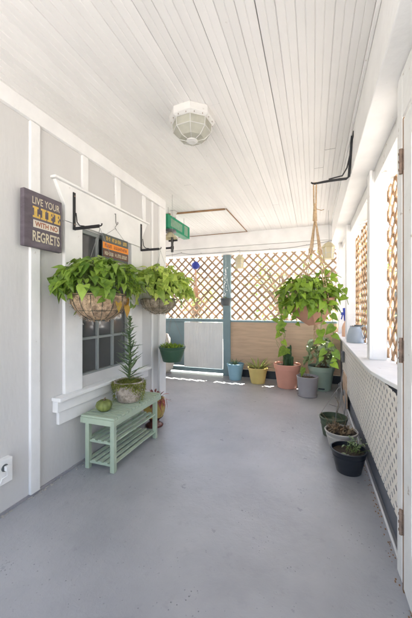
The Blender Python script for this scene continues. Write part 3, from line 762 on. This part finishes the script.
# green pot hanging by the corner, small charcoal pot on its bead chain
hp = potted('hanging_pot', 'dark green hanging pot of small succulents beside the wall corner', (-1.575, 3.22, .625), .11, .155, .175, 'p_green', .03, .006, cat='plant')
lv = MB()
for i in range(260):
    a, r_ = rnd(0, 6.28), rnd(0, .145); lv.leaf((r_*math.cos(a), r_*math.sin(a), rnd(.15, .185)), (rnd(-1, 1), rnd(-1, 1), rnd(.1, 1.2)), (0, 0, 1), rnd(.03, .055), .022, 'lance', .2, .3)
lv.build('succulents', M['pothos_dark'], hp, smooth=True)
hg = MB()
for a in (.3, 2.4, 4.5): hg.tube([(.158*math.cos(a), .158*math.sin(a), .165), (0, 0, .56)], .0022, 5)
hg.tube([(0, 0, .56), (0, 0, 1.0), (0, 0, ZC-.625)], .0016, 5)
hg.build('hanger', M['cable'], hp)
sp = potted('hanging_pot', 'small charcoal pot on a glass bead chain in front of the teal post', (-1.455, 5.12, 1.30), .075, .10, .13, 'p_dkgrey', .02, .004, cat='plant')
hg = MB()
for a in (.3, 2.4, 4.5): hg.tube([(.10*math.cos(a), .10*math.sin(a), .125), (.03*math.cos(a), .03*math.sin(a), .42), (0, 0, .62)], .0025, 5)
for i in range(26):
    z = .17+i*.02; bmesh.ops.create_icosphere(hg.bm, subdivisions=1, radius=rnd(.007, .013), matrix=Matrix.Translation((rnd(-.035, .035), rnd(-.02, .02), z)))
hg.tube([(0, 0, .62), (0, 0, .94)], .0015, 4)
hg.build('bead_chain', M['crystal'], sp)
lv = MB()
for i in range(18):
    a = rnd(0, 6.28); lv.leaf((0, 0, .11), (math.cos(a), math.sin(a), rnd(.3, 2)), (0, 0, 1), rnd(.04, .08), .015, 'lance', .1, .3)
lv.build('leaves', M['succ'], sp, smooth=True)

# macrame planter under the right bracket
HX, HY = .015, 2.62
mc = thing('macrame_planter', 'faceted terracotta planter of bright pothos in a jute rope sling', 'plant', (HX, HY, 1.14))
rp = MB(); top = Vector((0, 0, 2.275-1.14))
knot = Vector((0.0, 0, .86)); 
rp.tube([top+Vector((-.012, 0, -.02)), top+Vector((-.008, 0, .008)), top+Vector((.008, 0, .008)), top+Vector((.012, 0, -.02))], .005, 6)
for s_ in (-1, 1): rp.tube([top+Vector((s_*.010, 0, -.02)), knot+Vector((s_*.008, 0, .1)), knot], .006, 6)
rp.tube([knot+Vector((0, 0, .11)), knot+Vector((0, 0, -.03))], [.012, .018], 8)
rp.tube([knot+Vector((0, 0, .07)), knot+Vector((.05, 0, .05)), knot+Vector((.07, 0, .055))], .003, 5)
bowl_tilt = Matrix.Rotation(R(-12), 3, 'Y')
for k in range(4):
    a = .6+math.pi/2*k; e = bowl_tilt @ Vector((.20*math.cos(a), .20*math.sin(a), .15))
    m1 = Vector((.05*math.cos(a), .05*math.sin(a), .58))
    rp.tube([knot, m1, e], .0045, 6); rp.tube([knot+Vector((.004, .004, 0)), m1+Vector((.01, 0, 0)), e+Vector((.02, .01, 0))], .0035, 6)
    rp.tube([m1+Vector((0, 0, .02)), m1-Vector((0, 0, .02))], .010, 6)
    rp.tube([e, bowl_tilt @ Vector((.09*math.cos(a), .09*math.sin(a), .03)), Vector((0, 0, -.03))], .0045, 6)
rp.build('rope_sling', M['rope'], mc)
ts = MB(); ts.tube([(0.01, -.0, -.02), (0.01, 0, -.07)], [.015, .022], 8)
for i in range(16):
    a = 6.28*i/16; ts.tube([(.01+.012*math.cos(a), .012*math.sin(a), -.06), (.01+.022*math.cos(a), .022*math.sin(a), -.12), (.01+rnd(.012, .024)*math.cos(a), .022*math.sin(a), rnd(-.2, -.17))], .003, 4)
ts.build('tassel', M['rope'], mc)
bw_ = MB(); bw_.lathe([(0, -.02), (.06, -.02), (.15, .06), (.218, .165), (.205, .168), (.17, .13), (0, .128)], n=6)
bmesh.ops.rotate(bw_.bm, verts=bw_.bm.verts[:], cent=(0, 0, 0), matrix=bowl_tilt @ Matrix.Rotation(.5, 3, 'Z'))
bw_.build('bowl', M['copper'], mc)
sm_ = MB(); sm_.lathe([(0, .145), (.14, .138)], n=7); bmesh.ops.rotate(sm_.bm, verts=sm_.bm.verts[:], cent=(0, 0, 0), matrix=bowl_tilt @ Matrix.Rotation(.5, 3, 'Z')); sm_.build('soil', M['soil'], mc)
pothos(mc, (-.06, -.03, .19), .225, .24, .20, 290, .083, mm='pothos_dark', trail=8, tlen=(.08, .2), zlow=-.4)
lv, st = MB(), MB()
for path, mm_ in (([(-.15, -.1, .2), (-.22, -.12, .1), (-.235, -.14, 0), (-.225, -.15, -.12)], 1), ([(.1, -.16, .15), (.13, -.2, -.02), (.12, -.22, -.15), (.14, -.22, -.26), (.10, -.22, -.33)], 1),
                  ([(.05, -.17, .1), (.04, -.21, -.05), (.07, -.22, -.2), (.03, -.2, -.3)], 1), ([(.12, .05, .22), (.17, .05, .34), (.22, .02, .27), (.25, 0, .14)], 1),
                  ([(-.05, .02, .28), (.02, .0, .40), (.10, 0, .42), (.2, .02, .36)], 1), ([(-.16, .05, .2), (-.25, .05, .16), (-.28, .03, .02)], 1)):
    pts = [Vector(p) for p in path]; st.tube(pts, .0025, 5)
    for a, b in zip(pts, pts[1:]):
        for f in (.0, .5):
            p = a.lerp(b, f); L_ = rnd(.045, .09); lv.leaf(p, Vector((rnd(-1, 1), rnd(-.9, -.1), rnd(-1, .1))), (rnd(-.3, .3), -1, .7), L_, L_*.8, 'heart', .2, .2)
st.build('runners', M['stem'], mc); lv.build('trailing_leaves', M['pothos_dark'], mc, smooth=True)

# ------------------------------------------------------------------ bench and what stands on it
bx, by = -1.55, 1.87
be = thing('bench', 'sage green slatted bench with two shelves under the window', 'bench', (bx, by, 0), rz=R(0.5))
W0, W1, LN, HT = -.155, .155, .75, .425
lx0, lx1 = -.145, .11
tb = MB(); n = 15
for i in range(n):
    y0 = LN*i/n+.0055; y1 = LN*(i+1)/n-.0055
    tb.box(W0+.002, W1-.002, y0, y1, HT-.016+rnd(-.0008, .0008), HT)
tb.build('top', M['bench'], be, bevel=.002)
fr_ = MB(); fr_.box(W1-.018, W1, 0, LN, HT-.06, HT-.0165); fr_.box(W0, W0+.018, 0, LN, HT-.06, HT-.0165)
fr_.box(W0+.0185, W1-.0185, .0, .018, HT-.06, HT-.0165); fr_.box(W0+.0185, W1-.0185, LN-.018, LN, HT-.06, HT-.0165)
fr_.build('apron', M['bench'], be, bevel=.002)
for xx in (W0+.02, W1-.058):
    for yy in (.03, LN-.07):
        MB().box(xx, xx+.036, yy, yy+.036, 0, HT-.0605 if False else HT-.017).build('leg', M['bench'], be, bevel=.003)
for z in (.06, .225):
    sh = MB()
    for i in range(5):
        xx = W0+.026+i*.0565; sh.box(xx, xx+.031, .034, LN-.038, z, z+.012)
    for yy in (.042, LN-.058): sh.box(W0+.0565, W1-.0585, yy, yy+.018, z-.019, z-.0005)
    sh.build('shelf', M['bench'], be, bevel=.0015)
gd = thing('gourd', 'small round green gourd on the near end of the bench', 'gourd', (-1.585, 2.00, .425))
gm = MB(); gm.lathe([(.0, .012), (.03, .002), (.052, .022), (.06, .048), (.052, .075), (.028, .09), (.008, .085), (0, .083)], n=60, fn=lambda q, a, z: q*(1+.10*abs(math.cos(5*a))**.7))
gm.build('body', M['pumpkin'], gd, smooth=True)
sm_ = MB(); sm_.tube([(0, 0, .08), (.003, 0, .097), (.010, .004, .108)], [.008, .006, .005], 7); sm_.build('stalk', M['twig'], gd)
mp_ = thing('potted_plant', 'mottled stone pot on the bench with a tall spiky stem and moss', 'plant', (-1.555, 2.30, .4255))
pt = MB(); pt.lathe([(0, 0), (.088, 0), (.096, .01), (.118, .12), (.128, .165), (.130, .18), (.118, .18), (.11, .155), (0, .15)], n=48,
                   fn=lambda q, a, z: q*(1+.02*noise.noise(Vector((math.cos(a)*4, math.sin(a)*4, z*25)))))
pt.build('pot', M['stonepot'], mp_, smooth=True)
ms_ = MB()
for i in range(3200):
    a = rnd(0, 6.28)
    if random.random() < .5: r_ = rnd(0, .125); z = .165+rnd(0, .035)*(1-r_/.15)
    else:
        r_ = rnd(.118, .14); dr_ = abs(random.gauss(0, .055))*(1+.8*math.sin(a*2+1)); z = .18-dr_; r_ = .128-.09*max(0, .18-z)+rnd(.002, .02)
    ms_.leaf((r_*math.cos(a), r_*math.sin(a), z), (math.cos(a)+rnd(-.9, .9), math.sin(a)+rnd(-.9, .9), rnd(-1, .7)), (0, 0, 1), rnd(.010, .024), rnd(.005, .010), 'lance', .3, .3)
ms_.build('moss', M['moss'], mp_, smooth=True)
st, lv = MB(), MB()
ax_ = [Vector((0, 0, .15)), Vector((.012, .0, .34)), Vector((-.004, .01, .55)), Vector((.01, .015, .76))]
st.tube(ax_, [.007, .006, .005, .003], 6)
for i in range(72):
    f = (i/72); h_ = .18+.57*f; a = i*2.4+rnd(-.5, .5); L_ = (.17*(1-f)**.75+.03)*rnd(.6, 1.15)
    c_ = Vector((.006, .01*f, h_)); e = rnd(.25, .6); lv.leaf(c_, (math.cos(a)*math.cos(e), math.sin(a)*math.cos(e), math.sin(e)), (0, 0, 1), L_, .024, 'strap', rnd(-.4, .1), .6)
st.build('stem', M['stem'], mp_); lv.build('leaves', M['succ'], mp_, smooth=True)

vz = thing('potted_plant', 'amber glazed urn on the floor behind the bench with red leaved plant', 'plant', (-1.60, 2.84, 0)); vz.scale = (.88, .88, .92)
vm = MB(); vm.lathe([(0, 0), (.105, 0), (.11, .012), (.085, .03), (.055, .05), (.065, .075), (.10, .10), (.108, .112)], n=36); vm.build('foot', M['oxblood'], vz, smooth=True)
vm = MB(); vm.lathe([(.105, .1125), (.125, .16), (.135, .22), (.13, .28), (.118, .305), (.126, .315), (.114, .318), (.1, .29), (0, .28)], n=36); vm.build('pot', M['amber'], vz, smooth=True)
lv, st = MB(), MB()
for i in range(42):
    a = rnd(0, 6.28); e = rnd(.1, 1.2); b_ = Vector((.04*math.cos(a), .04*math.sin(a), .29)); L_ = rnd(.08, .18)
    d = Vector((math.cos(a)*math.cos(e), math.sin(a)*math.cos(e), math.sin(e))); m_ = b_+d*rnd(.03, .1)
    if m_.x-1.575 < -1.72: continue
    st.tube([b_, m_], .002, 4); lv.leaf(m_, d, (0, 0, 1), L_*.75, .026, 'lance', rnd(.2, .9), .3)
for i in range(9):
    a = rnd(-1.8, .6); lv.leaf((.13*math.cos(a), .13*math.sin(a), .33), (math.cos(a)*.3, math.sin(a)*.3, -1), (math.cos(a), math.sin(a), .2), rnd(.08, .15), .035, 'lance', .1, .3)
st.build('stems', M['twig'], vz); lv.build('leaves', M['croton'], vz, smooth=True)

# ------------------------------------------------------------------ lettering
def text_mesh(txt, u0, u1, v0, v1, off=.02, shear=0):
    cu = bpy.data.curves.new('t', 'FONT'); cu.body = txt; cu.offset = off; cu.extrude = .0; cu.resolution_u = 4; cu.shear = shear
    o = bpy.data.objects.new('t', cu); C.objects.link(o); bpy.context.view_layer.update()
    dg = bpy.context.evaluated_depsgraph_get(); me = bpy.data.meshes.new_from_object(o.evaluated_get(dg))
    xs = [v.co.x for v in me.vertices]; ys = [v.co.y for v in me.vertices]
    vs = [(u0+(v.co.x-min(xs))/(max(xs)-min(xs))*(u1-u0), v0+(v.co.y-min(ys))/(max(ys)-min(ys))*(v1-v0)) for v in me.vertices]
    fs = [list(p.vertices) for p in me.polygons]
    bpy.data.objects.remove(o); bpy.data.curves.remove(cu); bpy.data.meshes.remove(me)
    return vs, fs
def letters(name, txt, m, parent, x, u0, u1, v0, v1, off=.02):
    vs, fs = text_mesh(txt, u0, u1, v0, v1, off)
    me = bpy.data.meshes.new(name); me.from_pydata([(x, u, v) for u, v in vs], [], fs); me.materials.append(m)
    o = bpy.data.objects.new(name, me); C.objects.link(o); o.parent = parent; return o
SY0, SY1, SZ0, SZ1 = 1.392, 1.695, 1.65, 2.015
sg = thing('slogan_plaque', 'plum grey canvas plaque lettered LIVE YOUR LIFE WITH NO REGRETS', 'sign', (XL+.024, SY0, SZ0))
sw, sh_ = SY1-SY0, SZ1-SZ0
box('canvas', M['sign'], 0, .034, 0, sw, 0, sh_, sg, .004)
xf = .0345
letters('lettering', 'LIVE YOUR', M['t_cream'], sg, xf, sw*.20, sw*.93, sh_*.775, sh_*.905, .008)
lf = MB()
ub = sw*.21
def rect(u0, u1, v0, v1): u0, u1 = ub+(u0-ub)*.86, ub+(u1-ub)*.86; lf.box(xf-.0005, xf+.0006, u0, u1, v0, v1)
v0, v1 = sh_*.535, sh_*.735; hh = v1-v0; s_ = .012; t_ = .026
u = sw*.21; Wl = .052
def stemI(u):
    rect(u+.012, u+.012+t_, v0+s_, v1-s_); rect(u, u+t_+.024, v0, v0+s_); rect(u, u+t_+.024, v1-s_, v1)
stemI(u); rect(u+t_+.024, u+.064, v0, v0+s_); rect(u+.052, u+.064, v0+s_, v0+.028)
u += .072; stemI(u)
u += .058; stemI(u); rect(u+t_+.024, u+.062, v1-s_, v1); rect(u+.05, u+.062, v1-.028, v1-s_); rect(u+.012+t_, u+.05, v0+hh*.44, v0+hh*.6)
u += .068; stemI(u); rect(u+t_+.024, u+.062, v1-s_, v1); rect(u+.05, u+.062, v1-.028, v1-s_); rect(u+.012+t_, u+.05, v0+hh*.44, v0+hh*.6); rect(u+t_+.024, u+.062, v0, v0+s_); rect(u+.05, u+.062, v0+s_, v0+.028)
lf.build('lettering', M['t_yellow'], sg)
MB().box(xf-.0005, xf+.0005, sw*.22, sw*.905, sh_*.36, sh_*.495).build('word_band', M['t_band'], sg)
letters('lettering', 'WITH NO', M['t_rust'], sg, xf+.0012, sw*.26, sw*.87, sh_*.378, sh_*.475, .03)
letters('lettering', 'REGRETS', M['t_cream'], sg, xf, sw*.205, sw*.93, sh_*.11, sh_*.30, .02)

# little hanging sign on the window
ws = thing('hanging_sign', 'small slate sign with orange and brown word bands hanging on the window', 'sign', (XL+.031, 2.165, 1.565))
box('board', M['slate'], 0, .012, 0, .375, 0, .345, ws, .002)
box('word_band', M['orange'], .0125, .0145, -.004, .379, .215, .272, ws, .001)
box('word_band', M['brownband'], .0125, .0145, .0, .375, .145, .208, ws, .001)
for (z0, z1, mk, n_, xx) in ((.290, .325, 't_yellow', 16, .0124), (.229, .258, 't_rust', 13, .0148), (.160, .193, 't_cream', 16, .0148), (.075, .115, 't_cream', 12, .0124)):
    lm = MB(); u = .02
    for i in range(n_):
        wd_ = (.335/n_)
        if random.random() > .14:
            lm.box(xx, xx+.0008, u, u+wd_*.22, z0, z1)
            if random.random() < .7: lm.box(xx, xx+.0008, u+wd_*.55, u+wd_*.75, z0, z1)
            zz = random.choice([z0, (z0+z1)/2-.004, z1-.008]); lm.box(xx, xx+.0008, u+wd_*.23, u+wd_*.54, zz, zz+.008)
        u += wd_
    lm.build('lettering', M[mk], ws)
hg = MB(); hg.tube([(.004, .05, .344), (.004, .185, .43), (.004, .325, .344)], .0015, 5); hg.build('cord', M['cable'], ws)
hk = MB(); hx, hy, hz = XL+.03, 2.345, 1.99
hk.tube([(hx, hy, hz+.14), (hx+.012, hy, hz+.14), (hx+.014, hy, hz+.06), (hx+.014, hy+.015, hz+.04), (hx+.014, hy+.03, hz+.055), (hx+.014, hy+.028, hz+.07)], .003, 6)
hk.tube([(hx+.014, hy+.014, hz+.04), (hx+.014, hy-.012, hz+.01), (hx+.014, hy+.01, hz-.01)], .0022, 6)
tag(hk.build('wall_hook', M['black_metal']), 'small dark hook on the window header above the slate sign', 'hook')

# power outlet low on the wall
ob = thing('wall_outlet', 'white outdoor outlet box low on the house wall with a plug', 'outlet', (XL, 1.268, .28))
box('box', M['white'], 0, .042, -.05, .062, -.075, .07, ob, .004)
mb = MB(); mb.lathe([(0, 0), (.022, 0), (.021, .004), (0, .004)], n=20); bmesh.ops.rotate(mb.bm, verts=mb.bm.verts[:], cent=(0, 0, 0), matrix=Matrix.Rotation(R(90), 3, 'Y'))
bmesh.ops.translate(mb.bm, verts=mb.bm.verts[:], vec=(.0425, .012, .022)); mb.build('socket', M['p_dkgrey'], ob)
mb = MB(); mb.box(.046, .066, .005, .030, .008, .034); mb.tube([(.06, .012, .008), (.065, .01, -.02), (.05, -.01, -.03), (.047, -.02, -.055), (.046, -.005, -.03)], .0025, 5)
mb.build('plug', M['white'], ob, bevel=.003)

# ------------------------------------------------------------------ things above the left bay
gb = thing('green_film_box', 'long green translucent plastic box hung under the ceiling past the wall corner', 'box', (-1.87, 3.50, 2.305))
gm = MB()
gm.box(0, .10, 0, .72, 0, .006); gm.box(0, .006, 0, .72, .0065, .17); gm.box(.094, .10, 0, .72, .0065, .17)
gm.box(.0065, .0935, 0, .006, .0065, .17); gm.box(.0065, .0935, .714, .72, .0065, .17); gm.box(0, .1, 0, .72, .1705, .176)
gm.build('case', M['green_box'], gb, bevel=.003)
MB().box(.1005, .102, .08, .44, .035, .14).build('label_panel', M['pale_film'], gb)
MB().box(.1005, .102, .52, .64, .02, .155).build('label_panel', M['pale_film'], gb)
hb = MB()
for yy in (.1, .62): hb.tube([(.05, yy, .176), (.05, yy, .294)], .003, 6)
hb.build('hanger', M['cable'], gb)
ld = thing('garden_light', 'cream shaded lamp on black pipe bracket under the green box', 'lamp', (-1.80, 3.62, 2.27))
mb = MB(); mb.lathe([(.02, 0), (.03, -.005), (.105, -.085), (.10, -.087), (.028, -.012)], n=20); mb.build('shade', M['lantern'], ld)
mb = MB(); mb.lathe([(0, .03), (.075, .03), (.085, .0), (.04, -.006), (0, -.006)], n=20); mb.build('cap', M['p_dkgrey'], ld)
mb = MB(); mb.tube([(.03, 0, -.03), (.03, 0, -.27)], .017, 10); mb.tube([(-.06, .0, -.21), (.03, 0, -.21)], .014, 8); mb.tube([(-.02, 0, -.115), (.105, 0, -.115)], .013, 8)
mb.tube([(.03, 0, -.10), (.03, 0, -.135)], .022, 10); mb.tube([(.03, 0, -.19), (.03, 0, -.23)], .022, 10)
mb.build('pipe', M['black_metal'], ld)
sc_ = thing('security_camera', 'white dome security camera on the ceiling trim', 'camera', (-1.83, 3.78, ZC-.012))
mb = MB(); mb.lathe([(0, 0), (.05, 0), (.05, -.012), (.034, -.02), (.036, -.055), (.040, -.075), (.02, -.085), (0, -.085)], n=20); mb.build('housing', M['bulb'], sc_, smooth=False)
mb = MB(); mb.lathe([(.034, -.086), (.03, -.10), (.018, -.116), (0, -.12)], n=18); mb.build('lens_dome', M['p_black'], sc_, smooth=True)

# wire with paper lanterns along the back beam
wr = MB(); anch = [(-2.9, 5.19, 2.28), (-2.35, 5.19, 2.30), (-1.95, 5.19, 2.265), (-1.25, 5.19, 2.27), (-.7, 5.19, 2.262), (-.1, 5.19, 2.29), (.30, 5.10, 2.32)]
for a, b in zip(anch, anch[1:]): wr.tube(catenary(a, b, rnd(.005, .03)), .005, 5)
for a in anch: wr.tube([(a[0], 5.215, a[2]+.012), (a[0], 5.185, a[2]+.006)], .005, 5)
tag(wr.build('wire', M['cable']), 'thin grey wire strung along the back beam', 'wire')
def lantern(loc, label, h):
    t = thing('lantern', label, 'lantern', loc, 'pale lanterns hanging by the back lattice')
    mb = MB(); mb.lathe([(0, 0), (.075, 0), (.078, .01), (.062, .015), (.075, .15), (.10, .16), (.05, .215), (.014, .235), (0, .24)], n=6); mb.build('body', M['lantern'], t, bevel=.003)
    mb = MB()
    for k in range(6):
        a = 6.283*k/6; mb.tube([(.066*math.cos(a), .066*math.sin(a), .015), (.079*math.cos(a), .079*math.sin(a), .152)], .005, 5)
        b = a+6.283/6; mb.tube([(.073*math.cos(a), .073*math.sin(a), .08), (.073*math.cos(b), .073*math.sin(b), .08)], .004, 5)
    mb.build('frame', M['bulb'], t)
    mb = MB(); mb.tube([(0, 0, .235), (.01, 0, .26), (0, 0, h)], .002, 5); mb.build('cord', M['cable'], t)
lantern((-1.205, 5.12, 1.95), 'cream hexagonal lantern against the back lattice right of the teal post', .33)
lantern((.20, 4.45, 1.93), 'cream hexagonal lantern in the far right corner behind the jute ropes', .67)
wc = thing('wind_chime', 'blue topped hanging ornament with a long peach tail on the left lattice', 'ornament', (-2.10, 5.30, 1.45))
mb = MB(); mb.lathe([(0, .70), (.03, .69), (.07, .65), (.08, .60), (.055, .555), (0, .54)], n=14); mb.build('float', M['cobalt'], wc, smooth=True)
mb = MB(); mb.tube([(0, 0, .555), (.01, 0, .3), (0, 0, .1)], [.018, .014, .02], 6); mb.tube([(0, 0, .1), (.0, 0, 0)], [.035, .03], 8)
for k in range(4): a = 1.57*k; mb.tube([(.03*math.cos(a), .03*math.sin(a), .2), (.05*math.cos(a), .05*math.sin(a), .0)], .012, 6)
mb.build('tail', M['peach'], wc)
mb = MB(); mb.tube([(0, 0, .70), (0, -.05, .86)], .002, 5); mb.build('cord', M['cable'], wc)

# urn in the left bay
ur = thing('garden_urn', 'chalky white clay urn on the floor past the wall corner', 'urn', (-2.73, 5.16, 0))
mb = MB(); mb.lathe([(0, .03), (.14, .03), (.20, .10), (.225, .20), (.20, .32), (.14, .40), (.125, .46), (.15, .56), (.15, .68), (.11, .76), (0, .79)], n=28); mb.build('body', M['urn'], ur, smooth=True)
mb = MB(); mb.lathe([(0, 0), (.17, 0), (.17, .02), (.12, .029), (0, .029)], n=28); mb.build('base', M['p_grey'], ur)

# ledge: watering can, spray bottle
wcx = thing('watering_can', 'pale blue grey enamel watering can standing on the ledge', 'watering can', (.46, 3.86, .857))
mb = MB(); mb.lathe([(0, 0), (.088, 0), (.092, .008), (.088, .08), (.068, .15), (.056, .175), (.060, .185), (.052, .186), (.05, .16), (0, .15)], n=32); mb.build('body', M['can'], wcx, smooth=True)
mb = MB(); mb.tube([(.05, -.02, .17), (.085, -.035, .20), (.11, -.05, .19), (.115, -.05, .12), (.088, -.03, .05)], .008, 8); mb.build('handle', M['can'], wcx, smooth=True)
mb = MB(); mb.box(-.01, .075, -.03, -.005, .187, .205); mb.build('lid_flap', M['p_dkgrey'], wcx, bevel=.003)
lv = MB()
for i in range(22):
    a = rnd(0, 6.28); lv.leaf((rnd(-.03, .02), rnd(-.03, .03), .165), (math.cos(a), math.sin(a), 1.2), (0, 0, 1), rnd(.03, .05), .014, 'lance', .1, .3)
lv.build('sprigs', M['dead'], wcx)
sb = thing('spray_bottle', 'white spray bottle with cobalt blue trigger at the far end of the ledge', 'bottle', (.43, 4.62, .857))
mb = MB(); mb.lathe([(0, 0), (.045, 0), (.048, .01), (.048, .13), (.03, .18), (.016, .20), (.016, .22), (0, .22)], n=20); mb.build('body', M['peach'], sb, smooth=True)
mb = MB(); mb.tube([(0, 0, .221), (0, 0, .27), (-.02, 0, .40)], [.02, .024, .018], 8); mb.box(-.06, .03, -.012, .012, .30, .34); mb.tube([(-.04, 0, .30), (-.055, 0, .24)], .008, 6); mb.build('trigger', M['cobalt'], sb)

# ------------------------------------------------------------------ outside
def tree(x, y, h, cr, label, seed, nl=2600, mm='tree', sz=.16, low=.25):
    rr = random.Random(seed); t = thing('tree', label, 'tree', (x, y, -.25), 'trees beyond the porch')
    tk = MB(); tk.tube([(0, 0, 0), (rr.uniform(-.1, .1), 0, h*.3), (rr.uniform(-.2, .2), .1, h*.6), (0, 0, h*.85)], [.16, .13, .09, .03], 8)
    cl_ = []
    for i in range(16):
        a = rr.uniform(0, 6.28); q = Vector((math.cos(a)*cr*rr.uniform(.2, .8), math.sin(a)*cr*rr.uniform(.2, .8), h*rr.uniform(low, .95)))
        cl_.append((q, rr.uniform(.3, .5)*cr)); tk.tube([(0, 0, q.z*.6), q*.6+Vector((0, 0, q.z*.25)), q], [.05, .03, .012], 5)
    tk.build('trunk', M['bark'], t)
    lv = MB()
    for i in range(nl):
        q, r_ = cl_[i % 16]; d = Vector((rr.gauss(0, 1), rr.gauss(0, 1), rr.gauss(0, .8))); d = d.normalized()*r_*rr.uniform(.3, 1.05)
        p = q+d; L_ = sz*rr.uniform(.6, 1.3); s_ = Vector((rr.uniform(-1, 1), rr.uniform(-1, 1), rr.uniform(-.6, .3))).normalized(); n_ = s_.cross(Vector((rr.uniform(-1, 1), rr.uniform(-1, 1), 1))).normalized()
        vs = [p, p+s_*L_*.5+n_*L_*.3, p+s_*L_, p+s_*L_*.5-n_*L_*.3]; lv.bm.faces.new([lv.bm.verts.new(v) for v in vs])
    lv.build('crown', M[mm], t)
tree(-4.6, 11.5, 3.2, 1.5, 'leafy shrub tree seen through the left half of the back lattice', 1, nl=500)
tree(-1.0, 10.2, 3.2, 1.4, 'leafy shrub tree seen through the lattice behind the lantern', 2, nl=600)
tree(.9, 9.4, 3.6, 1.5, 'leafy tree beyond the far right corner of the porch', 3, nl=700)
tree(-9, 12, 5, 2.2, 'broad tree far left beyond the back screen', 4)
tree(5.5, 7.0, 4.2, 1.7, 'tree in the yard beyond the side lattices', 5)
tree(4.8, 12.5, 4.6, 1.9, 'farther tree in the yard beyond the side lattices', 6)
nh = thing('neighbour_house', 'cream sided neighbouring house beyond the yard', 'house', (-3, 16, -.25))
box('wall', M['siding'], -8, 9, 0, 6, 0, 3.2, nh, 0)
mb = MB(); mb.prism([(-.5, 3.2), (6.5, 3.2), (3, 5.2)], lambda u, v: Vector((-8.4, u, v)), lambda u, v: Vector((9.4, u, v))); mb.build('roof', M['roofing'], nh)
for xx in (-6.5, 6.5):
    o = box('window', M['glass_dark'], xx, xx+1.2, -.03, -.002, 1.0, 2.3, nh, 0)
    mb = MB(); mb.box(xx-.08, xx+1.28, -.05, -.031, .92, .998); mb.box(xx-.08, xx+1.28, -.05, -.031, 2.302, 2.38); mb.box(xx-.08, xx-.002, -.05, -.031, .999, 2.301); mb.box(xx+1.202, xx+1.28, -.05, -.031, .999, 2.301); mb.build('frame', M['white'], o)
